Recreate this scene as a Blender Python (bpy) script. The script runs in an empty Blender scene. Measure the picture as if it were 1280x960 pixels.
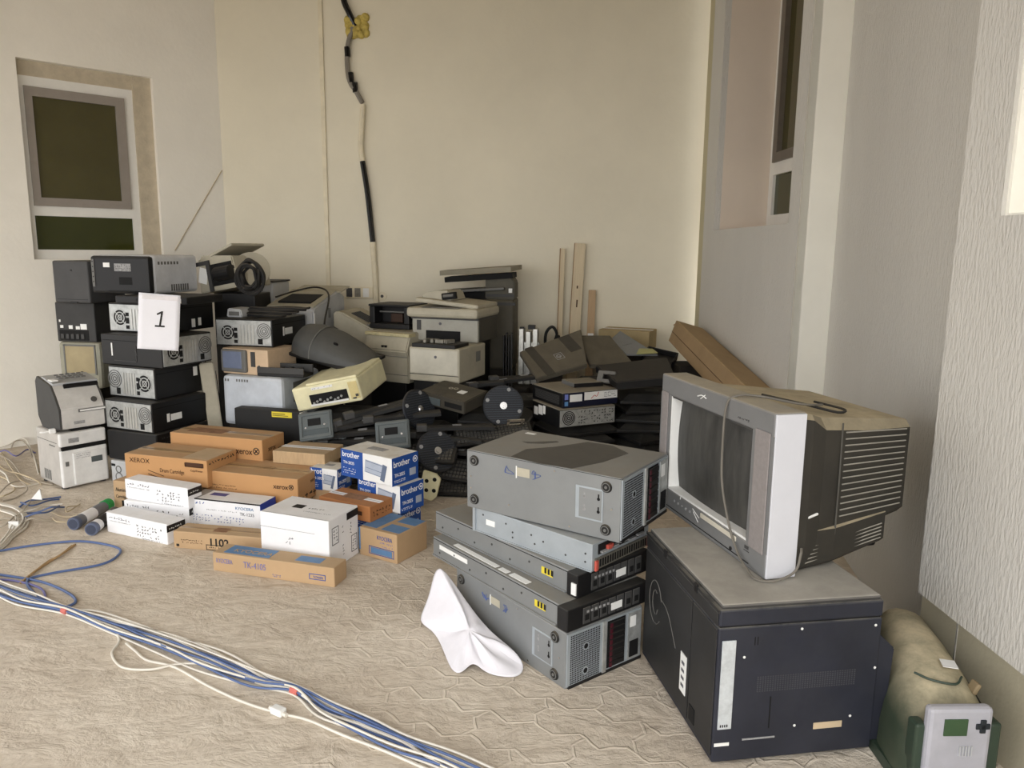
import bpy, bmesh, math, random
from mathutils import Vector, Matrix, Euler
random.seed(7)
SC = bpy.context.scene
COL = SC.collection
R = math.radians
PI = math.pi

# ------------------------------------------------------------------ camera, light, exposure
FPX, CAM_H = 961.0, 1.35
PITCH, ROLL = R(9.8753), R(0.62276)
_F = Vector((0, math.cos(PITCH), -math.sin(PITCH)))
_R0 = Vector((1, 0, 0)); _U0 = Vector((0, math.sin(PITCH), math.cos(PITCH)))
_R = _R0*math.cos(ROLL) + _U0*math.sin(ROLL)
_U = _U0*math.cos(ROLL) - _R0*math.sin(ROLL)
cam_d = bpy.data.cameras.new('camera')
cam_d.sensor_width = 36.0
cam_d.lens = FPX*36.0/1280.0
cam_d.clip_start = .02
cam = bpy.data.objects.new('camera', cam_d)
COL.objects.link(cam)
M = Matrix((_R, _U, -_F)).transposed().to_4x4()
M.translation = Vector((0, 0, CAM_H))
cam.matrix_world = M
SC.camera = cam

vs = SC.view_settings
vs.view_transform = 'Standard'; vs.look = 'None'; vs.gamma = 1; vs.use_curve_mapping = False
vs.exposure = 0.04

world = bpy.data.worlds.new('sky'); SC.world = world
world.use_nodes = True
wn = world.node_tree; wn.nodes.clear()
bg = wn.nodes.new('ShaderNodeBackground'); wo = wn.nodes.new('ShaderNodeOutputWorld')
bg.inputs[0].default_value = (.97, .98, 1.0, 1); bg.inputs[1].default_value = 2.15
wn.links.new(bg.outputs[0], wo.inputs[0])
sun_d = bpy.data.lights.new('sun', 'SUN'); sun_d.energy = 1.5; sun_d.angle = R(60); sun_d.color = (1, .97, .92)
sun = bpy.data.objects.new('sun', sun_d); COL.objects.link(sun)
_dir = Vector((.03, .84, -.30)).normalized()
sun.rotation_euler = _dir.to_track_quat('-Z', 'Y').to_euler()

# ------------------------------------------------------------------ helpers
def ground(px, py, z=0.0):
    """the point at height z above the floor that the photograph shows at px, py"""
    r = _F + _R*((px-640)/FPX) - _U*((py-480)/FPX)
    return Vector((0, 0, CAM_H)) + r*((z-CAM_H)/r.z)

def lin(c):
    return tuple(((x/255)/12.92 if x/255 <= .04045 else ((x/255+.055)/1.055)**2.4) for x in c)

MATS = {}
def mat(name, col, rough=.6, metal=0, noise=.12, nscale=9, dust=0, dustcol=(150, 138, 118), bump=0, bscale=60, dmin=0, spec=.4, streak=None, coat=0):
    if name in MATS: return MATS[name]
    m = bpy.data.materials.new(name); m.use_nodes = True
    nt = m.node_tree; N = nt.nodes; L = nt.links
    b = N['Principled BSDF']
    b.inputs['Roughness'].default_value = rough; b.inputs['Metallic'].default_value = metal
    b.inputs['Specular IOR Level'].default_value = spec
    if coat: b.inputs['Coat Weight'].default_value = coat
    c = lin(col)
    tc = N.new('ShaderNodeTexCoord')
    no = N.new('ShaderNodeTexNoise'); no.inputs['Scale'].default_value = nscale; no.inputs['Detail'].default_value = 6; no.inputs['Roughness'].default_value = .65
    if streak:
        mp = N.new('ShaderNodeMapping'); mp.inputs['Scale'].default_value = streak
        L.new(tc.outputs['Object'], mp.inputs[0]); L.new(mp.outputs[0], no.inputs[0])
    else:
        L.new(tc.outputs['Object'], no.inputs[0])
    rp = N.new('ShaderNodeValToRGB')
    rp.color_ramp.elements[0].position = .3; rp.color_ramp.elements[1].position = .7
    rp.color_ramp.elements[0].color = (*[x*(1-noise) for x in c], 1)
    rp.color_ramp.elements[1].color = (*[min(1, x*(1+noise)) for x in c], 1)
    L.new(no.outputs[0], rp.inputs[0])
    out = rp.outputs[0]
    if dust:
        ge = N.new('ShaderNodeNewGeometry'); sx = N.new('ShaderNodeSeparateXYZ'); L.new(ge.outputs['Normal'], sx.inputs[0])
        mr = N.new('ShaderNodeMapRange'); mr.inputs[1].default_value = .25; mr.inputs[2].default_value = .95
        mr.inputs[3].default_value = .05; mr.inputs[4].default_value = 1
        L.new(sx.outputs[2], mr.inputs[0])
        n2 = N.new('ShaderNodeTexNoise'); n2.inputs['Scale'].default_value = 7; n2.inputs['Detail'].default_value = 8; n2.inputs['Roughness'].default_value = .7
        L.new(tc.outputs['Object'], n2.inputs[0])
        m2 = N.new('ShaderNodeMapRange'); m2.inputs[1].default_value = .3; m2.inputs[2].default_value = .6; m2.inputs[3].default_value = dmin
        L.new(n2.outputs[0], m2.inputs[0])
        mu = N.new('ShaderNodeMath'); mu.operation = 'MULTIPLY'; L.new(mr.outputs[0], mu.inputs[0]); L.new(m2.outputs[0], mu.inputs[1])
        mu2 = N.new('ShaderNodeMath'); mu2.operation = 'MULTIPLY'; mu2.inputs[1].default_value = dust; L.new(mu.outputs[0], mu2.inputs[0])
        mx = N.new('ShaderNodeMix'); mx.data_type = 'RGBA'
        L.new(mu2.outputs[0], mx.inputs[0]); L.new(out, mx.inputs[6]); mx.inputs[7].default_value = (*lin(dustcol), 1)
        out = mx.outputs[2]
        rr = N.new('ShaderNodeMapRange'); rr.inputs[3].default_value = rough; rr.inputs[4].default_value = .95
        L.new(mu2.outputs[0], rr.inputs[0]); L.new(rr.outputs[0], b.inputs['Roughness'])
    L.new(out, b.inputs['Base Color'])
    if bump:
        n3 = N.new('ShaderNodeTexNoise'); n3.inputs['Scale'].default_value = bscale; n3.inputs['Detail'].default_value = 4
        if streak:
            mp2 = N.new('ShaderNodeMapping'); mp2.inputs['Scale'].default_value = streak
            L.new(tc.outputs['Object'], mp2.inputs[0]); L.new(mp2.outputs[0], n3.inputs[0])
        else:
            L.new(tc.outputs['Object'], n3.inputs[0])
        bu = N.new('ShaderNodeBump'); bu.inputs['Strength'].default_value = bump; bu.inputs['Distance'].default_value = .01
        L.new(n3.outputs[0], bu.inputs['Height']); L.new(bu.outputs[0], b.inputs['Normal'])
    MATS[name] = m
    return m

def setp(o, label=None, cat=None, group=None, kind=None):
    if label: o['label'] = label
    if cat: o['category'] = cat
    if group: o['group'] = group
    if kind: o['kind'] = kind
    return o

# shape generators: each returns a function that adds geometry to a bmesh
def box(x0, x1, y0, y1, z0, z1, bev=.0, seg=2, rot=None, pivot=None):
    def f(bm):
        vs_ = [bm.verts.new((x, y, z)) for z in (z0, z1) for y in (y0, y1) for x in (x0, x1)]
        idx = [(0, 2, 3, 1), (4, 5, 7, 6), (0, 1, 5, 4), (2, 6, 7, 3), (0, 4, 6, 2), (1, 3, 7, 5)]
        fs = [bm.faces.new([vs_[i] for i in q]) for q in idx]
        if rot:
            p = Vector(pivot) if pivot else Vector(((x0+x1)/2, (y0+y1)/2, (z0+z1)/2))
            bmesh.ops.rotate(bm, verts=vs_, cent=p, matrix=Euler(rot).to_matrix())
        if bev:
            es = list({e for q in fs for e in q.edges})
            bmesh.ops.bevel(bm, geom=es, offset=bev, segments=seg, affect='EDGES', profile=.5)
    return f

def cbox(c, s, bev=0, rot=None):
    return box(c[0]-s[0]/2, c[0]+s[0]/2, c[1]-s[1]/2, c[1]+s[1]/2, c[2]-s[2]/2, c[2]+s[2]/2, bev, 2, rot)

def frame_from(d):
    d = Vector(d).normalized()
    a = Vector((0, 0, 1)) if abs(d.z) < .9 else Vector((1, 0, 0))
    u = d.cross(a).normalized(); v = d.cross(u).normalized()
    return d, u, v

def cyl(c, axis, r, h, seg=20, r2=None, bev=0):
    """cylinder from c along axis for h"""
    def f(bm):
        d, u, v = frame_from(axis); c0 = Vector(c); c1 = c0+d*h
        rr = r if r2 is None else r2
        a = [bm.verts.new(c0+(u*math.cos(t)+v*math.sin(t))*r) for t in [2*PI*i/seg for i in range(seg)]]
        b = [bm.verts.new(c1+(u*math.cos(t)+v*math.sin(t))*rr) for t in [2*PI*i/seg for i in range(seg)]]
        fs = [bm.faces.new((a[i], a[(i+1) % seg], b[(i+1) % seg], b[i])) for i in range(seg)]
        fs += [bm.faces.new(list(reversed(a))), bm.faces.new(b)]
        bmesh.ops.recalc_face_normals(bm, faces=fs)
        if bev:
            bmesh.ops.bevel(bm, geom=list(fs[-1].edges)+list(fs[-2].edges), offset=bev, segments=2, affect='EDGES')
    return f

def ring(c, axis, r0, r1, h, seg=24):
    """annulus from c along axis for h"""
    def f(bm):
        d, u, v = frame_from(axis); c0 = Vector(c)
        L = []
        for rad, off in ((r0, 0), (r1, 0), (r1, h), (r0, h)):
            L.append([bm.verts.new(c0+d*off+(u*math.cos(t)+v*math.sin(t))*rad) for t in [2*PI*i/seg for i in range(seg)]])
        fs = []
        for k in range(4):
            A, B = L[k], L[(k+1) % 4]
            for i in range(seg):
                fs.append(bm.faces.new((A[i], A[(i+1) % seg], B[(i+1) % seg], B[i])))
        bmesh.ops.recalc_face_normals(bm, faces=fs)
    return f

def prism(pts, axis, a0, a1, bev=0):
    """polygon pts (2d) swept along axis; x: pts=(y,z); y: pts=(x,z); z: pts=(x,y)"""
    def f(bm):
        def P(p, a):
            return {'x': (a, p[0], p[1]), 'y': (p[0], a, p[1]), 'z': (p[0], p[1], a)}[axis]
        A = [bm.verts.new(P(p, a0)) for p in pts]; B = [bm.verts.new(P(p, a1)) for p in pts]
        n = len(pts)
        fs = [bm.faces.new((A[i], A[(i+1) % n], B[(i+1) % n], B[i])) for i in range(n)]
        fs += [bm.faces.new(list(reversed(A))), bm.faces.new(B)]
        bmesh.ops.recalc_face_normals(bm, faces=fs)
        if bev:
            es = list({e for q in fs for e in q.edges})
            bmesh.ops.bevel(bm, geom=es, offset=bev, segments=2, affect='EDGES')
    return f

def loft(secs, caps=True):
    """list of equal-length rings of 3d points"""
    def f(bm):
        V = [[bm.verts.new(p) for p in s] for s in secs]
        n = len(secs[0]); fs = []
        for a, b in zip(V, V[1:]):
            for i in range(n):
                fs.append(bm.faces.new((a[i], a[(i+1) % n], b[(i+1) % n], b[i])))
        if caps:
            fs.append(bm.faces.new(list(reversed(V[0])))); fs.append(bm.faces.new(V[-1]))
        bmesh.ops.recalc_face_normals(bm, faces=fs)
    return f

def catmull(pts, n=6, closed=False):
    P = [Vector(p) for p in pts]
    if closed: Q = [P[-1]]+P+[P[0], P[1]]
    else: Q = [P[0]*2-P[1]]+P+[P[-1]*2-P[-2]]
    out = []
    for i in range(1, len(Q)-2):
        a, b, c, d = Q[i-1], Q[i], Q[i+1], Q[i+2]
        for k in range(n):
            t = k/n
            out.append(.5*((2*b)+(c-a)*t+(2*a-5*b+4*c-d)*t*t+(3*b-a-3*c+d)*t**3))
    if not closed: out.append(P[-1])
    return out

def tube(pts, r, seg=7, smooth=6, closed=False):
    def f(bm):
        P = catmull(pts, smooth, closed) if smooth else [Vector(p) for p in pts]
        n = len(P); rings = []
        up = Vector((0, 0, 1)); prev = None
        for i, p in enumerate(P):
            t = (P[(i+1) % n]-P[i-1]) if closed else (P[min(i+1, n-1)]-P[max(i-1, 0)])
            if t.length < 1e-9: t = Vector((1, 0, 0))
            t.normalize()
            if prev is None:
                u = t.cross(up)
                if u.length < 1e-3: u = t.cross(Vector((1, 0, 0)))
            else:
                u = prev-t*prev.dot(t)
                if u.length < 1e-6: u = t.cross(up)
            u.normalize(); prev = u; v = t.cross(u)
            rings.append([bm.verts.new(p+(u*math.cos(2*PI*k/seg)+v*math.sin(2*PI*k/seg))*r) for k in range(seg)])
        fs = []
        rng = range(n) if closed else range(n-1)
        for i in rng:
            a, b = rings[i], rings[(i+1) % n]
            for k in range(seg):
                fs.append(bm.faces.new((a[k], a[(k+1) % seg], b[(k+1) % seg], b[k])))
        if not closed:
            fs.append(bm.faces.new(list(reversed(rings[0])))); fs.append(bm.faces.new(rings[-1]))
        bmesh.ops.recalc_face_normals(bm, faces=fs)
    return f

def mesh_obj(name, m, shapes, parent=None, smooth=False):
    me = bpy.data.meshes.new(name); bm = bmesh.new()
    for s in shapes: s(bm)
    bm.normal_update()
    if smooth:
        for q in bm.faces: q.smooth = True
    bm.to_mesh(me); bm.free()
    me.materials.append(m)
    if smooth:
        try: me.set_sharp_from_angle(angle=R(38))
        except Exception: pass
    o = bpy.data.objects.new(name, me); COL.objects.link(o)
    if parent: o.parent = parent
    return o

def struct(name, m, *shapes, smooth=False, parent=None):
    o = mesh_obj(name, m, shapes, parent, smooth)
    if not parent: o['kind'] = 'structure'
    return o

class T:
    """a thing: an Empty at its base; local box w x d x h with its base at z=0, front face at -y"""
    def __init__(s, name, label, cat, loc, yaw=0, dims=(1, 1, 1), group=None, rx=0, ry=0):
        s.o = bpy.data.objects.new(name, None); COL.objects.link(s.o)
        s.o.empty_display_size = .05
        s.o.location = loc; s.o.rotation_euler = (R(rx), R(ry), R(yaw))
        setp(s.o, label, cat, group)
        s.w, s.d, s.h = dims
    def part(s, name, m, *shapes, parent=None, smooth=False, label=None):
        o = mesh_obj(name, m, shapes, parent or s.o, smooth)
        if label: o['label'] = label
        return o
    def fr(s, face):
        w, d, h = s.w, s.d, s.h
        return {'F': ((-w/2, -d/2, 0), (1, 0, 0), (0, 0, 1), (0, -1, 0), w, h),
                'R': ((w/2, -d/2, 0), (0, 1, 0), (0, 0, 1), (1, 0, 0), d, h),
                'L': ((-w/2, d/2, 0), (0, -1, 0), (0, 0, 1), (-1, 0, 0), d, h),
                'B': ((w/2, d/2, 0), (-1, 0, 0), (0, 0, 1), (0, 1, 0), w, h),
                'U': ((-w/2, -d/2, h), (1, 0, 0), (0, 1, 0), (0, 0, 1), w, d)}[face]
    def mtx(s, face):
        o, r, u, n, fw, fh = s.fr(face)
        m = Matrix((Vector(r), Vector(u), Vector(n))).transposed().to_4x4(); m.translation = Vector(o)
        return m, fw, fh
    def on(s, face, shapes):
        """shapes built in face space (x right, y up, z out of the face)"""
        m, fw, fh = s.mtx(face)
        def f(bm):
            k = len(bm.verts)
            for q in shapes: q(bm)
            bm.verts.ensure_lookup_table()
            bmesh.ops.transform(bm, matrix=m, verts=list(bm.verts)[k:])
        return f
    def rect(s, face, u0, v0, u1, v1, t=.0015, sink=.0006, bev=0):
        m, fw, fh = s.mtx(face)
        return s.on(face, [box(u0*fw, u1*fw, v0*fh, v1*fh, -sink, t, bev)])
    def dec(s, name, face, u0, v0, u1, v1, m, t=.0015, parent=None, label=None, bev=0):
        return s.part(name, m, s.rect(face, u0, v0, u1, v1, t, bev=bev), parent=parent, label=label)
    def txt(s, face, u, v, size, text, m, parent=None, name='lettering', t=.0012, shear=0, rot=0, bold=0, sx=1):
        mt, fw, fh = s.mtx(face)
        cu = bpy.data.curves.new('lettering', 'FONT'); cu.body = text; cu.size = size; cu.shear = shear
        cu.extrude = .0004; cu.offset = bold
        tmp = bpy.data.objects.new('tmp', cu)
        me = bpy.data.meshes.new_from_object(tmp)
        bpy.data.objects.remove(tmp); bpy.data.curves.remove(cu)
        me.name = name
        loc = Matrix.Translation((u*fw, v*fh, t)) @ Matrix.Rotation(R(rot), 4, 'Z') @ Matrix.Diagonal((sx, 1, 1, 1))
        me.transform(mt @ loc)
        me.materials.clear(); me.materials.append(m)
        o = bpy.data.objects.new(name, me); COL.objects.link(o); o.parent = parent or s.o
        return o
    def marks(s, name, face, u0, v0, u1, v1, rows, cols, m, seed=1, fill=.7, t=.001, parent=None):
        """rows of small printed marks"""
        rnd = random.Random(seed); mt, fw, fh = s.mtx(face); sh = []
        for r_ in range(rows):
            for c in range(cols):
                if rnd.random() > fill: continue
                cw = (u1-u0)*fw/cols; ch = (v1-v0)*fh/rows
                x = u0*fw+(c+.5)*cw; y = v0*fh+(r_+.5)*ch
                for _ in range(rnd.choice((1, 2, 2))):
                    L = min(cw, ch)*rnd.uniform(.45, .8)/2; th = max(.0009, min(cw, ch)*.07)
                    ox, oy = rnd.uniform(-.15, .15)*cw, rnd.uniform(-.15, .15)*ch
                    sh.append(box(x+ox-L, x+ox+L, y+oy-th, y+oy+th, -.0005, t, 0, 2, (0, 0, rnd.choice((0, PI/2, PI/4, -PI/4, .3)))))
        return s.part(name, m, s.on(face, sh), parent=parent)

def kids(o): return [c for c in bpy.data.objects if c.parent == o]
def dup(root, loc, rot, label=None, group=None):
    def cp(o, par):
        c = o.copy(); COL.objects.link(c)
        if par: c.parent = par
        for k in kids_of.get(o.name, ()): cp(k, c)
        return c
    kids_of = {}
    for q in list(bpy.data.objects):
        if q.parent: kids_of.setdefault(q.parent.name, []).append(q)
    r = cp(root, None); r.location = loc; r.rotation_euler = tuple(R(a) for a in rot)
    if label: r['label'] = label
    if group: r['group'] = group
    return r

# ------------------------------------------------------------------ materials
DUST = (150, 140, 122)
black = mat('black_plastic', (16, 16, 18), .5, dust=.35, dustcol=(92, 88, 80))
blacksheet = mat('black_painted_steel', (12, 12, 14), .45, dust=.45, dustcol=(100, 96, 88))
blackdusty = mat('dusty_black_plastic', (24, 24, 24), .6, dust=.4, dustcol=(84, 80, 72))
darkgrey = mat('dark_grey_plastic', (62, 62, 62), .6, dust=.5, dustcol=(120, 114, 102))
midgrey = mat('mid_grey_plastic', (104, 104, 102), .6, dust=.5, dustcol=(150, 142, 126))
slate = mat('slate_grey_plastic', (82, 90, 92), .5, dust=.3)
lightgrey = mat('light_grey_plastic', (186, 188, 190), .5, dust=.4, dustcol=(170, 160, 142))
white = mat('white_plastic', (228, 228, 226), .45, dust=.25, dustcol=(190, 180, 160))
greybeige = mat('beige_grey_plastic', (176, 170, 152), .55, dust=.5, dustcol=(150, 140, 115))
cream = mat('cream_plastic', (226, 220, 182), .5, dust=.35, dustcol=(170, 160, 130))
beige = mat('beige_plastic', (196, 176, 140), .6, dust=.4)
zinc = mat('zinc_steel', (176, 178, 176), .42, .5, noise=.25, nscale=30)
dirtyzinc = mat('dirty_zinc_steel', (128, 124, 114), .5, .55, noise=.3, nscale=40)
hole = mat('dark_opening', (9, 9, 10), .8, noise=.0)
steel = mat('server_steel', (138, 141, 142), .42, .4, noise=.10, nscale=4, dust=.6, dustcol=(158, 151, 138), dmin=.4)
bluesteel = mat('pale_blue_steel', (168, 176, 182), .45, .35, noise=.1, dust=.45, dustcol=(176, 170, 156))
paper = mat('white_paper', (244, 244, 250), .7, noise=.02)
label_white = mat('white_sticker', (235, 235, 232), .6, noise=.05)
label_grey = mat('grey_sticker', (150, 150, 150), .6, noise=.3, nscale=80)
yellow = mat('yellow_sticker', (222, 202, 60), .5, noise=.1)
red = mat('red_plastic', (186, 84, 72), .5)
inkblack = mat('black_ink', (24, 20, 18), .6)
inkbrown = mat('brown_ink', (70, 42, 20), .7)
inkblue = mat('blue_ink', (52, 78, 150), .6)
inkgrey = mat('grey_ink', (90, 90, 96), .6)
kraft = mat('orange_kraft_board', (190, 144, 96), .8, noise=.07, nscale=3, dust=.75, dustcol=(176, 150, 118), dmin=.4)
kraft2 = mat('tan_kraft_board', (184, 154, 118), .8, noise=.09, nscale=4, dust=.5, dmin=.3, dustcol=(176, 154, 124))
whiteboard = mat('white_box_board', (238, 238, 240), .6, noise=.03, dust=.3, dustcol=(205, 196, 182))
blueboard = mat('blue_printed_board', (28, 74, 150), .5, noise=.06)
paleblue = mat('pale_blue_print', (92, 128, 168), .6, noise=.12, nscale=20)
tape = mat('clear_tape', (178, 150, 112), .25, noise=.08)
glossblack = mat('glossy_black', (10, 10, 12), .15, noise=0)
rubber = mat('rubber', (30, 30, 30), .8, dust=.3)
chrome = mat('chrome', (200, 200, 200), .2, 1, noise=0)
maroon = mat('maroon_plastic', (74, 22, 34), .5)
alu = mat('ribbed_aluminium', (188, 188, 182), .35, .7, noise=.2, nscale=40)

# ------------------------------------------------------------------ setting
ROOM = R(2.096)
cr, sr = math.cos(ROOM), math.sin(ROOM)
def rp(x, y, z): return (x*cr-y*sr, x*sr+y*cr, z)
def roombox(x0, x1, y0, y1, z0, z1):
    def f(bm):
        k = len(bm.verts); box(x0, x1, y0, y1, z0, z1)(bm)
        bm.verts.ensure_lookup_table()
        bmesh.ops.rotate(bm, verts=list(bm.verts)[k:], cent=(0, 0, 0), matrix=Matrix.Rotation(ROOM, 3, 'Z'))
    return f

def wall_mat(name, col, bump, scale, streak=None, noise=.05):
    return mat(name, col, .85, noise=noise, nscale=1.3, bump=bump, bscale=scale, streak=streak, spec=.2)
w_back = wall_mat('cream_wall_paint', (228, 221, 201), .12, 35)
w_left = wall_mat('warm_white_wall_paint', (243, 239, 229), .12, 35)
w_tex = wall_mat('ribbed_grey_plaster', (208, 205, 198), .6, 110, (1, 1, .28))
w_strip = wall_mat('smooth_lit_cream_paint', (250, 247, 236), .05, 30)  # near-white tone carries the bright light on faces towards the open side
w_olive_shade = wall_mat('shaded_olive_paint', (192, 184, 154), .08, 30)  # olive paint darkened to hold the shade of the sideways-facing strip

def floor_mat():
    m = bpy.data.materials.new('dusty_stone_paving'); m.use_nodes = True
    nt = m.node_tree; N = nt.nodes; L = nt.links; b = N['Principled BSDF']
    b.inputs['Roughness'].default_value = .9; b.inputs['Specular IOR Level'].default_value = .2
    tc = N.new('ShaderNodeTexCoord')
    def noise(sc, det=6, ro=.6, vec=None):
        n = N.new('ShaderNodeTexNoise'); n.inputs['Scale'].default_value = sc; n.inputs['Detail'].default_value = det; n.inputs['Roughness'].default_value = ro
        L.new(vec or tc.outputs['Object'], n.inputs[0]); return n
    def math_(op, a, b_=None):
        q = N.new('ShaderNodeMath'); q.operation = op
        for i, x in enumerate((a, b_)):
            if x is None: continue
            if isinstance(x, (int, float)): q.inputs[i].default_value = x
            else: L.new(x, q.inputs[i])
        return q.outputs[0]
    # zigzag pavers
    mp = N.new('ShaderNodeMapping'); mp.inputs['Rotation'].default_value = (0, 0, R(24)); L.new(tc.outputs['Object'], mp.inputs[0])
    sx = N.new('ShaderNodeSeparateXYZ'); L.new(mp.outputs[0], sx.inputs[0])
    wob = noise(9, 2); wobv = math_('MULTIPLY', math_('SUBTRACT', wob.outputs[0], .5), .03)
    zx = math_('MULTIPLY', math_('PINGPONG', math_('ADD', sx.outputs[0], 10.0), .07), .55)
    zy = math_('MULTIPLY', math_('PINGPONG', math_('ADD', sx.outputs[1], 10.0), .045), .5)
    cx = math_('ADD', math_('ADD', sx.outputs[0], zy), wobv); cy = math_('ADD', math_('ADD', sx.outputs[1], zx), wobv)
    cb = N.new('ShaderNodeCombineXYZ'); L.new(cx, cb.inputs[0]); L.new(cy, cb.inputs[1])
    br = N.new('ShaderNodeTexBrick'); br.inputs['Scale'].default_value = 1
    br.inputs['Brick Width'].default_value = .30; br.inputs['Row Height'].default_value = .135
    br.inputs['Mortar Size'].default_value = .006; br.inputs['Mortar Smooth'].default_value = .6
    L.new(cb.outputs[0], br.inputs[0])
    joint = br.outputs['Fac']
    # visible where the sand cover is thin
    so = N.new('ShaderNodeSeparateXYZ'); L.new(tc.outputs['Object'], so.inputs[0])
    px = N.new('ShaderNodeMapRange'); px.inputs[1].default_value = -.75; px.inputs[2].default_value = -.25
    nb = noise(2.2, 3); L.new(math_('ADD', so.outputs[0], math_('MULTIPLY', math_('SUBTRACT', nb.outputs[0], .5), .9)), px.inputs[0])
    cov = noise(3.1, 4); cv = N.new('ShaderNodeMapRange'); cv.inputs[1].default_value = .38; cv.inputs[2].default_value = .58; L.new(cov.outputs[0], cv.inputs[0])
    jm = math_('MULTIPLY', math_('MULTIPLY', joint, px.outputs[0]), math_('ADD', math_('MULTIPLY', cv.outputs[0], .75), .25))
    # colour
    n1 = noise(1.6, 7, .65); r1 = N.new('ShaderNodeValToRGB'); L.new(n1.outputs[0], r1.inputs[0])
    r1.color_ramp.elements[0].position = .3; r1.color_ramp.elements[1].position = .72
    r1.color_ramp.elements[0].color = (*lin((202, 188, 170)), 1); r1.color_ramp.elements[1].color = (*lin((232, 222, 206)), 1)
    n2 = noise(26, 5); r2 = N.new('ShaderNodeValToRGB'); L.new(n2.outputs[0], r2.inputs[0])
    r2.color_ramp.elements[0].position = .3; r2.color_ramp.elements[1].position = .7
    r2.color_ramp.elements[0].color = (.80, .78, .76, 1); r2.color_ramp.elements[1].color = (1, 1, 1, 1)
    mx = N.new('ShaderNodeMix'); mx.data_type = 'RGBA'; mx.blend_type = 'MULTIPLY'; mx.inputs[0].default_value = .8
    L.new(r1.outputs[0], mx.inputs[6]); L.new(r2.outputs[0], mx.inputs[7])
    mj = N.new('ShaderNodeMix'); mj.data_type = 'RGBA'; L.new(math_('MULTIPLY', jm, .75), mj.inputs[0]); L.new(mx.outputs[2], mj.inputs[6]); mj.inputs[7].default_value = (*lin((236, 224, 206)), 1)
    L.new(mj.outputs[2], b.inputs['Base Color'])
    # relief
    mp3 = N.new('ShaderNodeMapping'); mp3.inputs['Rotation'].default_value = (0, 0, R(-18)); mp3.inputs['Scale'].default_value = (.8, 1.15, 1); L.new(tc.outputs['Object'], mp3.inputs[0])
    h1 = noise(9, 9, .64, mp3.outputs[0]); h1.inputs['Distortion'].default_value = .35; h2 = noise(3, 3)
    hh = math_('ADD', math_('MULTIPLY', h1.outputs[0], 1.0), math_('MULTIPLY', jm, .22))
    hh = math_('ADD', hh, math_('MULTIPLY', h2.outputs[0], .6))
    bu = N.new('ShaderNodeBump'); bu.inputs['Strength'].default_value = .75; bu.inputs['Distance'].default_value = .035
    L.new(hh, bu.inputs['Height']); L.new(bu.outputs[0], b.inputs['Normal'])
    return m
struct('floor', floor_mat(), box(-9, 4, -7, 8, -.1, 0))

BW = 5.73           # far end of the right wall, room frame
def bwy(x): return 6.109-.0623*(x+2.245)
struct('wall_back', w_back, prism([(-2.245, bwy(-2.245)), (2.2, bwy(2.2)), (2.2, bwy(2.2)+.2), (-2.245, bwy(-2.245)+.2)], 'z', 0, 3.6))
# left wall: splayed, with the opening of window_1
LD = Vector((-1.051, -1, 0)).normalized()      # along the wall away from the corner
LN = Vector((-1, 1.051, 0)).normalized()       # outwards
L0 = Vector((-2.245, 6.109, 0))
def lw(s, n, z): return tuple(L0+LD*s+LN*n+Vector((0, 0, z)))
def lbox(s0, s1, n0, n1, z0, z1):
    def f(bm):
        v = [bm.verts.new(lw(s, n, z)) for z in (z0, z1) for n in (n0, n1) for s in (s0, s1)]
        idx = [(0, 2, 3, 1), (4, 5, 7, 6), (0, 1, 5, 4), (2, 6, 7, 3), (0, 4, 6, 2), (1, 3, 7, 5)]
        fs = [bm.faces.new([v[i] for i in q]) for q in idx]
        bmesh.ops.recalc_face_normals(bm, faces=fs)
    return f
WS0, WS1, WZ0, WZ1 = .48, 1.32, 1.255, 2.535
struct('wall_left', w_left, lbox(-.1, WS0, 0, .2, 0, 3.6), lbox(WS1, 2.6, 0, .2, 0, 3.6), lbox(WS0, WS1, 0, .2, 0, WZ0), lbox(WS0, WS1, 0, .2, WZ1, 3.6))
wframe = mat('white_window_frame', (236, 234, 228), .4, noise=.04)
wsash = mat('grey_window_sash', (150, 142, 134), .4, noise=.06)
glass = mat('dark_tinted_glass', (74, 69, 36), .06, noise=.15, nscale=2, spec=.6)
glass2 = mat('dark_green_glass', (54, 58, 18), .08, noise=.1, nscale=2, spec=.5)
reveal = mat('rough_reveal_plaster', (196, 184, 162), .95, noise=.12, nscale=14, bump=.7, bscale=14)
n0, n1 = .06, .12
fr = struct('window_1', wframe, lbox(.60, .66, n0, n1, WZ0, 2.44), lbox(1.28, WS1, n0, n1, WZ0, 2.44), lbox(.66, 1.28, n0, n1, 2.375, 2.44), lbox(.66, 1.28, n0, n1, 1.545, 1.61), lbox(.66, 1.28, n0, n1, WZ0, 1.32))
struct('window_sash', wsash, lbox(.665, .725, n0-.015, n0+.04, 1.61, 2.375), lbox(1.235, 1.28, n0-.015, n0+.04, 1.61, 2.375), lbox(.725, 1.235, n0-.015, n0+.04, 2.315, 2.375), lbox(.725, 1.235, n0-.015, n0+.04, 1.61, 1.665), parent=fr)
struct('window_pane', glass, lbox(.72, 1.24, n0+.005, n0+.015, 1.66, 2.32), parent=fr)
struct('window_pane', glass2, lbox(.655, 1.285, n0+.015, n0+.025, 1.315, 1.55), parent=fr)
struct('trim_1', reveal, lbox(WS0, .605, .045, .12, WZ0, WZ1), lbox(.605, WS1, .06, .12, 2.44, WZ1))

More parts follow.
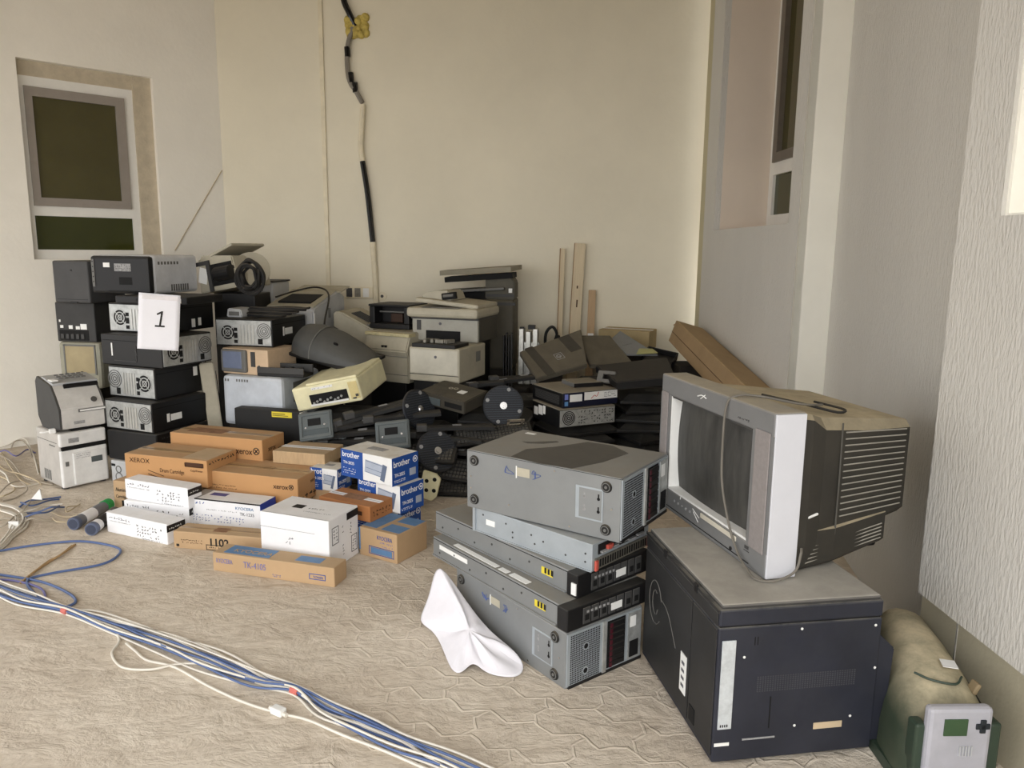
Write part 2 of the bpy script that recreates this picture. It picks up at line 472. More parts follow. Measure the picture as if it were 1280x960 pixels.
# right wall
PX = 1.58
def plaster_wall(name, *s): return struct(name, w_tex, *s)
NZ = 1.5
plaster_wall('wall_right', roombox(PX-.02, PX+.02, 3.86, 5.55, 0, NZ), roombox(PX-.02, PX+.02, 5.30, 5.55, NZ, 3.6), roombox(PX-.02, PX+.02, 3.86, 3.99, NZ, 3.6), roombox(PX-.02, PX+.02, 3.99, 5.30, 3.2, 3.6))
struct('trim_2', w_olive_shade, roombox(PX, PX+.04, 5.55, BW, 0, 3.6))
nichem = wall_mat('niche_paint', (226, 212, 196), .05, 30)
struct('trim_3', nichem, roombox(PX+.02, 1.97, 5.30, 5.37, NZ-.06, 3.6), roombox(PX+.02, 1.97, 3.93, 5.30, NZ-.06, NZ), roombox(PX+.02, 1.97, 3.99, 5.30, 3.2, 3.26), roombox(PX+.02, 1.97, 3.90, 3.99, NZ, 3.26))
struct('trim_4', w_strip, roombox(PX-.019, 1.76, 3.845, 3.875, 0, 3.6), roombox(PX-.019, PX+.019, 3.845, 3.86, 0, 3.6))
f2 = struct('window_2', wframe, roombox(1.92, 1.97, 5.23, 5.30, NZ, 3.2), roombox(1.92, 1.97, 3.99, 4.06, NZ, 3.2), roombox(1.92, 1.97, 4.06, 5.23, NZ, NZ+.1), roombox(1.92, 1.97, 4.06, 5.23, NZ+.36, NZ+.44), roombox(1.92, 1.97, 4.06, 5.23, 3.12, 3.2))
struct('window_sash', mat('brown_grey_sash', (110, 102, 92), .4), roombox(1.905, 1.94, 5.16, 5.23, NZ+.44, 3.12), roombox(1.905, 1.94, 4.06, 4.14, NZ+.44, 3.12), roombox(1.905, 1.94, 4.14, 5.16, NZ+.44, NZ+.5), parent=f2)
struct('window_pane', glass, roombox(1.94, 1.95, 4.14, 5.16, NZ+.5, 3.12), parent=f2)
struct('window_pane', glass2, roombox(1.94, 1.95, 4.06, 5.23, NZ+.1, NZ+.36), parent=f2)
def room_prism(pts, z0, z1): return prism([rp(x, y, 0)[:2] for x, y in pts], 'z', z0, z1)
plaster_wall('wall_recess', room_prism([(1.752, 3.86), (1.39, 2.05), (1.60, 2.05), (1.97, 3.86)], 0, 3.6))
BX = 1.32
plaster_wall('wall_pier', roombox(BX, 1.752, -1.6, 2.15, .34, 1.45), roombox(BX, 1.752, 1.97, 2.15, 1.45, 3.6), roombox(BX, 1.752, -1.6, 0.4, 1.45, 3.6), roombox(BX, 1.752, .4, 1.97, 3.1, 3.6))
struct('trim_5', w_strip, roombox(BX+.012, BX+.42, 1.958, 1.975, 1.44, 3.1), roombox(BX+.012, BX+.42, .4, 1.96, 1.44, 1.456), roombox(BX+.40, BX+.42, .4, 1.96, 1.45, 3.1))
struct('wall_base', wall_mat('smooth_base_plaster', (196, 188, 164), .15, 60), roombox(BX+.072, 1.75, -1.6, 2.24, 0, .335))
struct('added_beam', wall_mat('added_beam_paint', (206, 198, 184), .05, 30), box(-5, 3.2, .3, .5, 2.5, 3.7), box(-5.2, -5, .3, 4.0, 2.5, 3.7))  # added beams out of view, placed to darken the upper walls
struct('ceiling', wall_mat('ceiling_paint', (206, 198, 184), .05, 30), box(-5, 3.2, .3, 7.4, 3.6, 3.7))

# services on the back wall
def bw(x, z, off=0.0):   # point on the back wall at world x
    x *= .985
    return (x, bwy(x)-off, 1.35+(z-1.35)*.985 if z > .01 else 0)
trunk = mat('white_conduit_plastic', (226, 216, 190), .5)
t = T('cable_trunking', 'thin cream vertical cable trunking running down the back wall near the corner', 'trunking', bw(-1.465, 0), -3.6)
t.part('channel', trunk, box(-.016, .016, -.014, -.001, .55, 3.55, .002))
t = T('wall_conduit', 'black and grey power cable in broken conduit hanging down the back wall', 'cable', bw(-1.2, 0), -3.6)
def bl(x, z, off=.03): return (x+1.2, -off, z)
t.part('upper_cable', glossblack, tube([bl(-1.30, 3.5), bl(-1.286, 3.18), bl(-1.24, 3.05), bl(-1.195, 2.96, .02)], .022, 8), smooth=True)
t.part('grey_conduit', mat('grey_conduit', (128, 122, 112), .5), tube([bl(-1.215, 2.95, .03), bl(-1.26, 2.8), bl(-1.255, 2.6), bl(-1.2, 2.5), bl(-1.155, 2.42)], .018, 8), smooth=True)
for (xx, zz) in ((-1.262, 2.78), (-1.21, 2.53), (-1.24, 2.6)):
    t.part('black_tape_band', glossblack, tube([bl(xx, zz+.035), bl(xx+.004, zz-.035)], .0215, 8, 0))
t.part('white_conduit', trunk, tube([bl(-1.152, 2.41), bl(-1.165, 2.25), bl(-1.175, 2.1), bl(-1.165, 2.0)], .020, 8), smooth=True)
t.part('black_conduit', glossblack, tube([bl(-1.165, 2.0), bl(-1.13, 1.75), bl(-1.098, 1.4)], .021, 8), smooth=True)
t.part('lower_white_conduit', trunk, tube([bl(-1.098, 1.4), bl(-1.085, 1.1), bl(-1.075, .75)], .021, 8), smooth=True)
foam = mat('yellow_foam', (196, 176, 96), .9, noise=.3, nscale=30, bump=.8, bscale=40)
def blob(c, r, n, seed, s=.5):
    rnd = random.Random(seed)
    def f(bm):
        for _ in range(n):
            k = len(bm.verts)
            bmesh.ops.create_icosphere(bm, subdivisions=2, radius=r*rnd.uniform(.35, .7))
            bm.verts.ensure_lookup_table()
            off = Vector(c)+Vector((rnd.uniform(-1, 1)*r*s*1.3, rnd.uniform(-.2, .2)*r*s, rnd.uniform(-1, 1)*r*s*1.3))
            bmesh.ops.translate(bm, verts=list(bm.verts)[k:], vec=off)
    return f
o = mesh_obj('foam_patch', foam, [blob((-1.172, 6.035, 2.96), .05, 60, 3, 1.0)], smooth=True)
setp(o, 'yellow expanding foam patch round the cable hole high on the back wall', 'foam')
t = T('wall_outlet', 'row of old socket plates low on back wall beside the conduit', 'outlet', bw(-1.22, .96), -3.6, (.22, .02, .09))
t.part('back_plate', trunk, box(-.11, .11, -.014, 0, 0, .09, .003))
for k in range(3): t.dec('socket_module', 'F', .05+k*.3, .12, .26+k*.3, .88, [label_white, darkgrey, dirtyzinc][(k+1) % 3], .006)
t = T('wall_outlet', 'small round blank outlet just past the lower conduit', 'outlet', bw(-1.035, .98), -3.6)
t.part('back_plate', trunk, cyl((0, 0, 0), (0, -1, 0), .035, .012, 20)); t.part('socket_hole', darkgrey, cyl((0, -.012, 0), (0, -1, 0), .012, .003, 14))
# thin raised tan line running diagonally down the left wall from the corner
o = mesh_obj('diagonal_line', mat('tan_wall_line', (190, 176, 150), .9), [tube([lw(.01, -.006, 1.93), lw(.40, -.006, 1.32)], .004, 6, 0)])
setp(o, 'thin diagonal pale line on the wall beside the window near the corner', 'wire')

# leaning boards by the back wall
def leaner(name, label, x, w, th, h, top, rz, m, cat='strip', holes=(), lean=4):
    q = T(name, label, cat, (x*.96, bwy(x)-.04-h*math.sin(R(lean)), 0), -3.6, (w, th, h), rx=-lean, ry=rz)
    q.part('strip_body', m, box(-w/2, w/2, -th/2, th/2, 0, h, .002))
    return q
pw = mat('pale_wood', (206, 190, 160), .7, noise=.1, streak=(6, 6, .5))
pw2 = mat('brown_edge_wood', (150, 120, 88), .7, noise=.15)
q = leaner('timber_strip', 'thinnest pale strip leaning on the back wall, beside wider board', .36, .04, .03, 1.37, 0, .8, pw)
q.dec('dark_edge', 'F', 0, 0, .18, 1, pw2, .002)
q = leaner('timber_board', 'wider pale board with stains leaning against the back wall', .455, .085, .03, 1.41, 0, 2.4, pw)
q.dec('dark_edge', 'F', 0, 0, .07, 1, pw2, .002); q.dec('stain', 'F', .45, .76, .57, .775, inkbrown); q.dec('stain', 'F', .5, .66, .62, .70, inkbrown)
q = leaner('timber_offcut', 'short brown offcut leaning beside the wider pale board', .605, .055, .035, 1.06, 0, 1.0, mat('tan_wood', (184, 156, 122), .7, noise=.12, streak=(6, 6, .5)))
q.dec('paint_splash', 'F', .1, .62, .9, .69, label_white)


# ------------------------------------------------------------------ cartons
def carton(name, label, loc, yaw, dims, m, cat='box', group=None, seam='U', tp=True, rx=0, ry=0):
    t = T(name, label, cat, loc, yaw, dims, group, rx, ry)
    w, d, h = dims
    t.part('carton_body', m, box(-w/2, w/2, -d/2, d/2, 0, h, .004))
    if tp:
        t.dec('flap_seam', 'U', .02, .488, .98, .512, inkbrown if m in (kraft, kraft2) else label_grey, .0006)
        t.dec('packing_tape', 'U', 0, .40, 1, .60, tape if m in (kraft, kraft2) else whiteboard, .0005)
    return t

# row of boxes on the floor and the second row behind them
SUP = .10
t = carton('cardboard_box', 'brown carton mostly hidden, showing its end beside white boxes and black computer base', (-1.80, 3.90, 0), -15.7, (.50, .24, .148), kraft2, 'box')
t.txt('F', .03, .62, .03, 'Aluminium', inkblack, sx=.7); t.txt('F', .03, .38, .025, 'Cartridge', inkblack, sx=.7); t.dec('printed_square', 'F', .10, .08, .16, .3, inkblack)
carton('cardboard_box', 'brown carton buried below the drum cartridge box nearest the printers', (-1.575, 4.145, 0), -16.5, (.56, .20, .199), kraft2)
carton('cardboard_box', 'brown carton buried under the middle orange-brown box', (-1.264, 3.84, 0), -15.8, (.48, .22, .098), kraft2)
carton('cardboard_box', 'brown carton buried under the plain tan box', (-1.085, 4.03, 0), -13.3, (.27, .14, .231), kraft2)

def globe(t, face, u, v, r, m, parent=None):
    mt, fw, fh = t.mtx(face)
    return t.part('logo_mark', m, t.on(face, [ring((u*fw, v*fh, 0), (0, 0, 1), r*.8, r, .0012, 20), box(u*fw-r*.7, u*fw+r*.7, v*fh-r*.14, v*fh+r*.14, 0, .0012, 0, 2, (0, 0, R(45))), box(u*fw-r*.7, u*fw+r*.7, v*fh-r*.14, v*fh+r*.14, 0, .0012, 0, 2, (0, 0, R(-45)))]))

t = carton('cardboard_box', 'orange-brown carton printed with a drum cartridge, front of the computer tower stack', (-1.735, 3.912, .15), -15.7, (.499, .241, .142), kraft, group=None)
t.txt('F', .06, .70, .034, 'XEROX', inkbrown, sx=1.1); t.txt('F', .43, .42, .030, 'Drum Cartridge', inkbrown, sx=.75)
t.part('printed_drum', inkbrown, t.on('F', [box(.14, .24, .030, .034, 0, .001, 0, 2, (0, 0, R(-14))), box(.14, .24, .05, .053, 0, .001, 0, 2, (0, 0, R(-14))), box(.16, .26, .016, .019, 0, .001, 0, 2, (0, 0, R(-14)))]))
t.dec('printed_panel', 'F', .74, .72, .96, .88, inkbrown, bev=.004); t.txt('F', .80, .56, .014, 'Copy/Printer', inkbrown)
t.marks('printed_symbols', 'R', .05, .72, .95, .95, 1, 9, inkblack, 3, .95)
t.dec('grey_dust_patch', 'U', .68, .08, .99, .9, mat('paper_dust_tape', (190, 166, 134), .5, noise=.1), .0008)

t = carton('cardboard_box', 'orange-brown carton farthest back, against the grey printer and black slab', (-1.57, 4.133, .20), -16.5, (.584, .206, .145), kraft)
t.txt('F', .72, .42, .046, 'xerox', inkbrown, sx=.9, bold=.0006); globe(t, 'F', .935, .56, .020, inkblack)
t.txt('R', .25, .5, .04, 'xerox', inkbrown, sx=.7); t.dec('printed_square', 'R', .7, .25, .9, .5, inkbrown)
t.dec('print_block', 'U', .12, .25, .5, .7, mat('brown_print', (140, 104, 76), .8, noise=.3, nscale=30), .0008)

t = carton('cardboard_box', 'orange-brown carton in the middle, smudged stamp on top, behind white boxes', (-1.264, 3.826, .10), -15.8, (.526, .259, .132), kraft)
t.txt('F', .74, .56, .034, 'xerox', inkbrown, bold=.0005); globe(t, 'F', .93, .66, .014, inkblack)
t.marks('printed_text', 'F', .02, .30, .34, .52, 2, 26, inkbrown, 5, .9)
t.txt('R', .45, .62, .03, 'xerox', inkbrown); t.marks('printed_symbols', 'R', .08, .08, .95, .38, 1, 6, inkblack, 6, .95)
t.marks('smudged_stamp', 'U', .42, .38, .62, .64, 2, 3, mat('stamp_ink', (150, 116, 86), .8), 8, .95)

t = carton('cardboard_box', 'plain tan carton with torn edge between two orange-brown boxes and blue boxes', (-1.084, 3.99, .233), -13.3, (.299, .223, .067), mat('scuffed_tan_board', (186, 158, 122), .85, noise=.12, nscale=8, streak=(14, 14, 2), dust=.4))
# white boxes
def white_toner(label, loc, yaw, dims, seed, strip=True):
    t = carton('toner_box', label, loc, yaw, dims, whiteboard, 'box', tp=False)
    t.marks('printed_name', 'F', .04, .66, .40, .90, 1, 9, inkgrey, seed, .95); t.marks('printed_name', 'F', .04, .58, .4, .64, 1, 26, label_grey, seed+9, .8)
    t.marks('printed_symbols', 'F', .50, .12, .92, .72, 4, 10, inkblack, seed+1, .55)
    t.marks('printed_text', 'F', .58, .03, .92, .09, 1, 18, inkgrey, seed+2, .9)
    t.dec('black_band', 'R', .0, .60, 1.0, .92, inkblack, .001)
    t.marks('printed_name', 'R', .1, .66, .8, .84, 1, 7, label_white, seed+3, .9, .0018)
    return t
white_toner('long white toner box standing on floor in front of toner tubes', (-1.728, 3.471, 0), -24.1, (.395, .105, .10), 11)
white_toner('white toner box on floor below another white box, mostly hidden behind it', (-1.727, 3.675, 0), -16, (.385, .12, .103), 21)
white_toner('long white toner box stacked upon another, below the drum cartridge carton', (-1.725, 3.665, .1035), -21.4, (.405, .09, .102), 31)
t = carton('toner_box', 'white toner box with blue end and black edge between the other white boxes', (-1.366, 3.609, 0), -14.8, (.40, .133, .147), whiteboard, tp=False)
t.dec('blue_end_panel', 'R', .0, .0, 1, 1, mat('deep_blue_print', (36, 66, 170), .5), .0008)
t.dec('black_band', 'F', 0, .955, 1, 1.0, inkblack, .001); t.dec('grey_top_panel', 'U', .0, 0, .14, 1, label_grey, .0006)
t.dec('purple_print', 'U', .2, .45, .42, .75, mat('purple_ink', (84, 80, 140), .6), .0006)
t.marks('printed_name', 'F', .05, .76, .24, .92, 1, 4, inkblue, 4, 1); t.txt('F', .66, .75, .020, 'KYOCERA', paleblue, sx=1.1); t.txt('F', .72, .56, .022, 'TK-1235', inkgrey)
t.marks('printed_symbols', 'F', .05, .22, .78, .48, 3, 17, inkblue, 12, .75); t.marks('printed_text', 'F', .05, .05, .65, .14, 1, 24, label_grey, 13, .9); t.marks('printed_text', 'F', .26, .6, .7, .7, 1, 24, label_grey, 14, .9)
t.dec('black_corner_panel', 'F', .90, .02, 1, .17, inkblack)
t.marks('printed_name', 'R', .2, .4, .8, .6, 1, 4, whiteboard, 15, .9, .0022)
t = carton('toner_box', 'largest plain white carton at front of the box group', (-.884, 3.231, 0), -20.5, (.349, .229, .225), whiteboard, tp=False)
t.dec('fold_line', 'F', .0, .71, .8, .716, label_grey); t.dec('fold_line', 'U', 0, 0.02, 1, .035, label_grey, .0006)
t.marks('printed_symbols', 'F', .36, .42, .50, .58, 2, 3, inkgrey, 41, .8); t.marks('printed_text', 'F', .48, .10, .7, .2, 2, 8, inkblack, 42, .85); t.dec('black_label', 'F', .80, .08, .98, .18, inkblack); t.marks('printed_text', 'F', .03, .12, .15, .22, 2, 6, label_grey, 43, .9)
t.dec('black_label', 'U', .27, .42, .42, .60, inkblack, .0008); t.marks('printed_name', 'U', .50, .40, .72, .58, 1, 6, inkblack, 44, .95)
t.marks('printed_text', 'U', .5, .28, .9, .34, 1, 16, label_grey, 45, .9)
t.dec('black_label', 'R', .60, .82, .99, .96, inkblack)
def frame_marks(t, face, u0, v0, u1, v1, m):
    mt, fw, fh = t.mtx(face); a, b, c, d = u0*fw, u1*fw, v0*fh, v1*fh; e = .003
    return t.part('printed_frame', m, t.on(face, [box(a, b, c, c+e, 0, .001), box(a, b, d-e, d, 0, .001), box(a, a+e, c, d, 0, .001), box(b-e, b, c, d, 0, .001)]))
frame_marks(t, 'R', .10, .48, .32, .82, inkgrey); t.marks('printed_symbols', 'R', .13, .52, .29, .78, 4, 2, inkgrey, 46, .8)
frame_marks(t, 'R', .74, .12, .94, .46, inkgrey); t.marks('printed_symbols', 'R', .77, .15, .91, .43, 5, 2, inkgrey, 47, .8)
t.marks('printed_symbols', 'R', .42, .15, .52, .40, 4, 1, inkgrey, 48, .9); t.marks('printed_symbols', 'R', .66, .5, .8, .76, 4, 1, inkgrey, 49, .9); t.marks('printed_symbols', 'R', .42, .6, .5, .84, 4, 1, inkgrey, 50, .8)
# brown floor boxes
t = carton('toner_box', 'flat tan carton stamped with handwritten number in front of white blue-ended box', (-1.30, 3.33, 0), -10, (.445, .11, .081), kraft2)
t.txt('F', .39, .30, .05, '1102', inkblack, bold=.001); frame_marks(t, 'F', .36, .05, .66, .36, inkblack); t.marks('printed_text', 'F', .39, .12, .63, .26, 1, 12, inkblack, 51, .9)
t.dec('printed_square', 'F', .03, .12, .06, .26, inkblack); t.marks('printed_text', 'F', .08, .3, .32, .6, 2, 16, inkbrown, 52, .8)
t.dec('print_block', 'U', .4, .25, .55, .7, mat('brown_print', (140, 104, 76), .8), .0008)
t = carton('toner_box', 'long low tan carton with pale blue lid print, nearest the cables', (-.967, 3.041, 0), -15.8, (.571, .103, .083), kraft2, tp=False)
t.dec('blue_print', 'U', .08, .12, .46, .9, paleblue, .0008); t.txt('U', .14, .3, .04, 'KYOCERA', kraft2, t=.0018)
t.txt('F', .03, .48, .028, 'KYOCERA', mat('lilac_ink', (120, 118, 168), .6), sx=.62); t.txt('F', .26, .40, .038, 'TK-4105', mat('lilac_ink', (120, 118, 168), .6), sx=.8)
t.dec('blue_print', 'U', .66, .25, .86, .75, paleblue, .0008); t.marks('printed_text', 'F', .50, .12, .57, .28, 2, 5, inkblue, 53, .9)
frame_marks(t, 'F', .80, .28, .93, .58, inkblue); t.txt('F', .83, .36, .014, 'TONER', inkblue)
t = carton('toner_box', 'square tan carton with blue panels on top beside the metal servers', (-.527, 3.30, 0), -30.9, (.214, .214, .132), kraft2, tp=False)
t.dec('blue_print', 'U', .0, .1, .38, .98, paleblue, .0008); t.dec('blue_print', 'U', .5, .1, .98, .46, paleblue, .0008); t.dec('blue_print', 'U', .50, .62, .98, .98, paleblue, .0008); t.dec('blue_edge', 'F', 0, .2, .03, .98, paleblue)
t.txt('F', .48, .70, .026, 'KYOCERA', inkblue, sx=.72); t.marks('printed_text', 'F', .55, .42, .9, .66, 2, 8, mat('lilac_ink', (120, 118, 168), .6), 54, .85)
frame_marks(t, 'F', .26, .14, .92, .42, inkblue); t.dec('blue_print', 'F', .31, .18, .87, .38, paleblue)
t = carton('toner_box', 'small reddish-brown carton sitting between big white box and blue boxes', (-.725, 3.45, .132), -29.3, (.305, .165, .075), mat('red_brown_board', (170, 112, 66), .8, noise=.08, dust=.4, dustcol=(150, 116, 84)))
t.dec('print_block', 'F', .55, .35, .85, .6, inkbrown); t.marks('printed_symbols', 'R', .1, .2, .9, .7, 2, 6, inkbrown, 55, .9)
t.dec('print_block', 'U', .3, .3, .7, .7, mat('brown_print', (140, 104, 76), .8), .0008)

def blue_box(label, loc, yaw, dims, seed):
    t = carton('toner_box', label, loc, yaw, dims, mat('dusty_white_board', (232, 232, 230), .6, noise=.03, dust=.7, dustcol=(196, 186, 168)), 'box', 'blue and white toner boxes', tp=False)
    w, d, h = dims
    t.dec('blue_panel', 'F', 0, .0, .44, 1, blueboard, .0008); t.dec('blue_panel', 'R', .0, .0, 1, 1, blueboard, .0008)
    t.txt('F', .03, .74, .038, 'brother', whiteboard, t=.0018, bold=.0003, sx=.95); t.txt('F', .05, .48, .020, 'TN-2025', whiteboard, t=.0018)
    t.txt('R', .04, .66, .042, 'brother', whiteboard, t=.0018, bold=.0003, sx=.85); t.txt('R', .08, .30, .024, 'TN-2025', whiteboard, t=.0018, sx=.8)
    t.marks('printed_text', 'F', .04, .1, .3, .36, 3, 14, whiteboard, seed, .8, .0018); t.marks('printed_text', 'R', .05, .08, .5, .2, 2, 14, whiteboard, seed+1, .8, .0018)
    mt, fw, fh = t.mtx('F')
    t.part('printed_drum', mat('drum_print', (168, 176, 190), .6), t.on('F', [box(fw*.48, fw*.86, fh*.28, fh*.74, 0, .001, 0, 2, (0, 0, R(-6)))]))
    t.part('printed_drum_end', mat('drum_dark_print', (96, 108, 130), .6), t.on('F', [box(fw*.80, fw*.88, fh*.12, fh*.72, 0, .0016, 0, 2, (0, 0, R(-14))), box(fw*.50, fw*.82, fh*.70, fh*.72, 0, .0016, 0, 2, (0, 0, R(-6))), box(fw*.50, fw*.80, fh*.46, fh*.475, 0, .0016, 0, 2, (0, 0, R(-6))), box(fw*.50, fw*.80, fh*.30, fh*.315, 0, .0016, 0, 2, (0, 0, R(-6)))]))
    mt, fw, fh = t.mtx('R')
    t.part('printed_seal', whiteboard, t.on('R', [ring((fw*.88, fh*.76, 0), (0, 0, 1), .012, .016, .0018, 18), cyl((fw*.88, fh*.76, 0), (0, 0, 1), .006, .0018, 12)]))
    t.dec('printed_panel', 'R', .66, .2, .9, .46, mat('drum_print', (168, 176, 190), .6), .0016)
    t.dec('printed_stamp', 'U', .3, .4, .62, .66, label_grey, .0008)
    return t
blue_box('topmost blue and white toner box with dusty lid', (-.634, 3.578, .268), -33.8, (.331, .181, .133), 61)
blue_box('blue and white toner box directly below the topmost one', (-.580, 3.565, .134), -35.6, (.28, .16, .133), 63)
blue_box('lowest blue and white toner box, at floor behind small brown cartons', (-.600, 3.60, 0), -34, (.28, .16, .133), 65)
blue_box('blue and white toner box peeping out beside the middle brown carton', (-.93, 3.83, .133), -20, (.16, .13, .115), 67)
carton('cardboard_box', 'brown carton buried under the peeping blue toner box', (-.93, 3.83, 0), -20, (.15, .12, .132), kraft2)

# toner tubes
def toner_tube(label, a, b, cap, body):
    d = Vector(b)-Vector(a); L = d.length; yaw = math.degrees(math.atan2(d.y, d.x))-90
    t = T('toner_tube', label, 'tube', (*a[:2], .031), yaw)
    t.part('tube_body', body, cyl((0, 0, 0), (0, 1, 0), .028, L, 24), smooth=True)
    t.part('end_cap', mat('blue_grey_cap', (92, 100, 122), .5), cyl((0, -.02, 0), (0, 1, 0), .031, .03, 24, bev=.003), smooth=True)
    t.part('cap_face', mat('dark_cap_face', (58, 64, 82), .6), cyl((0, -.0215, 0), (0, 1, 0), .023, .003, 24))
    t.part('printed_label', whiteboard if body is not whiteboard else inkblack, cyl((0, .05, 0), (0, 1, 0), .0287, .09, 24), smooth=True)
    t.part('far_cap', cap, cyl((0, L, 0), (0, 1, 0), .031, .05, 24, bev=.003), smooth=True)
toner_tube('toner tube with green cap lying on floor beside the white box', ground(95, 661), ground(130, 641), mat('green_cap', (38, 150, 78), .5), mat('grey_tube', (110, 112, 118), .4))
toner_tube('white toner tube with black band, lying between green-capped tube and white box', ground(117, 668), ground(139, 652), darkgrey, whiteboard)

# ------------------------------------------------------------------ tower computers lying on their side
def back_panel(t, face, flip=False, m=zinc):
    mt, fw, fh = t.mtx(face)
    X = (lambda u: 1-u) if flip else (lambda u: u)
    def rc(u0, v0, u1, v1, t0=-.001, t1=.002):
        a, b = sorted((X(u0), X(u1))); return box(a*fw, b*fw, v0*fh, v1*fh, t0, t1)
    bp = t.part('back_panel', m, t.on(face, [box(.02*fw, .98*fw, .05*fh, .95*fh, -.002, .003, .001)]))
    cx, cy, r = X(.22)*fw, .5*fh, .30*fh
    fan = [ring((cx, cy, .003), (0, 0, 1), r*q, r*(q+.12), .0016, 22) for q in (.22, .55, .88)]
    fan += [box(cx-r*.95, cx+r*.95, cy-.002, cy+.002, .003, .0046, 0, 2, (0, 0, R(a))) for a in (45, 135)]
    t.part('fan_opening', hole, t.on(face, [cyl((cx, cy, .0025), (0, 0, 1), r, .0012, 22)]), parent=bp)
    t.part('fan_grille', m, t.on(face, fan), parent=bp)
    t.part('expansion_slots', mat('slot_cover_steel', (186, 186, 182), .35, .6), t.on(face, [rc(.44, .14+k*.16, .68, .23+k*.16, .003, .006) for k in range(5)] if fh > fw*.6 else [rc(.42+k*.058, .10, .455+k*.058, .80, .003, .006) for k in range(5)]), parent=bp)
    t.part('port_block', hole, t.on(face, [rc(.33, .12, .39, .24, .003, .005), rc(.33, .3, .39, .5, .003, .005), rc(.33, .56, .39, .68, .003, .005)]), parent=bp)
    t.part('power_inlet', hole, t.on(face, [rc(.75, .1, .83, .3, .003, .005)]), parent=bp)
    cx2 = X(.86)*fw
    t.part('power_supply_grille', mat('grille_grey', (96, 96, 94), .5, .4), t.on(face, [ring((cx2, .58*fh, .003), (0, 0, 1), .05*fh+k*.07*fh, .05*fh+k*.07*fh+.03*fh, .0014, 18) for k in range(4)]), parent=bp)
    return bp

def tower(label, loc, yaw, dims, face='F', flip=False, group='computer towers in the tall stack', ry=0, rx=0, stickers=(), m=None):
    t = T('computer_tower', label, 'computer', loc, yaw, dims, group, rx, ry)
    w, d, h = dims
    t.part('case', m or blacksheet, box(-w/2, w/2, -d/2, d/2, 0, h, .005))
    t.dec('case_seam', 'R' if face == 'F' else 'F', .02, .80, .98, .82, hole, .0008)
    back_panel(t, face, flip)
    for (fc, u0, v0, u1, v1) in stickers: t.dec('sticker', fc, u0, v0, u1, v1, label_white, .001)
    return t
t = T('computer_tower', 'grey desktop computer at very bottom of the tall stack', 'computer', (-2.057, 4.399, 0), -21.7, (.36, .42, .141), 'computer towers in the tall stack')
t.part('case', lightgrey, box(-.18, .18, -.21, .21, 0, .141, .008)); t.part('speaker_ring', midgrey, t.on('F', [ring((.06, .09, 0), (0, 0, 1), .016, .022, .002, 20), ring((.06, .045, 0), (0, 0, 1), .022, .027, .002, 20)])); t.dec('drive_slot', 'F', .02, .75, .1, .85, hole)
t = T('computer_tower', 'plain black tower second from the bottom of tall stack, behind carton', 'computer', (-2.08, 4.42, .142), -20, (.36, .40, .171), 'computer towers in the tall stack')
t.part('case', blacksheet, box(-.18, .18, -.20, .20, 0, .171, .006)); t.dec('front_panel', 'F', .01, .03, .99, .97, black, .003); t.marks('vent_slots', 'R', .08, .4, .3, .9, 3, 5, darkgrey, 3, 1)
tower('black tower third from the bottom, its large fan beside the stack edge', (-2.092, 4.441, .315), -23.1, (.365, .398, .171), stickers=[('R', .25, .28, .30, .56), ('R', .32, .30, .52, .52)])
tower('black tower fourth from the bottom, fan nearest its open side', (-2.106, 4.527, .488), -21.4, (.352, .401, .182), flip=True, stickers=[('R', .72, .55, .80, .85), ('R', .9, .85, .96, 1.0), ('F', .68, .62, .82, .88)])
t = tower('black tower turned sideways, silver back facing the brown cartons, numbered sheet over it', (-2.105, 4.525, .672), -22.3, (.465, .376, .176), face='R')
t.dec('front_emblem', 'F', .17, .30, .19, .72, label_white); t.part('moulded_ridge', darkgrey, t.on('F', [box(.10, .27, .025, .029, 0, .003), box(.25, .29, .08, .084, 0, .003, 0, 2, (0, 0, R(-60))), box(.27, .274, .03, .12, 0, .003)]))
t.dec('sticker', 'L', .1, .2, .3, .6, label_white)
t = tower('topmost black tower of the tall stack, under black slab and numbered sheet', (-2.14, 4.70, .850), -18, (.385, .44, .170), stickers=[('R', .55, .1, .62, .4), ('R', .68, .14, .74, .42)])
t = T('flat_device', 'thin black slab with trailing leads on top of the tall tower stack', 'electronics', (-2.05, 4.62, 1.0205), -12, (.47, .36, .045))
t.part('housing', black, box(-.235, .235, -.18, .18, 0, .045, .006)); t.dec('front_port', 'F', .3, .3, .42, .7, hole); t.dec('sticker', 'F', .84, .2, .92, .8, label_white)
t.dec('silver_edge', 'F', .45, .82, .8, .95, midgrey)

# hanging number sheet
t = T('paper_sheet', 'white paper sheet printed with number 1 hanging on the tower stack', 'paper', (-1.957, 4.246, .938), 16, rx=0, ry=5)
def sheet(bm):
    nx, nz = 8, 14; V = []
    for j in range(nz+1):
        row = []
        for i in range(nx+1):
            x = (i/nx-.5)*.212; q = j/nz; z = (q-.5)*.308
            y = -.022*max(0, .3-q)**2*8*(.4+.6*i/nx)+.010*max(0, q-.8)*(1-i/nx)
            row.append(bm.verts.new((x, y, z)))
        V.append(row)
    for j in range(nz):
        for i in range(nx): bm.faces.new((V[j][i], V[j][i+1], V[j+1][i+1], V[j+1][i]))
s_ = t.part('sheet', paper, sheet, smooth=True)
sm = s_.modifiers.new('thickness', 'SOLIDIFY'); sm.thickness = .0006
t.part('printed_number', inkblack, prism([(-.020, -.028), (.030, -.028), (.030, -.019), (.011, -.019), (.020, .060), (.012, .060), (-.012, .046), (-.010, .037), (.009, .047), (.001, -.019), (-.020, -.019)], 'y', -.0022, -.0008))
t.part('adhesive_tape', mat('clear_adhesive', (228, 224, 226), .3), box(-.088, .094, -.003, -.001, .122, .146))

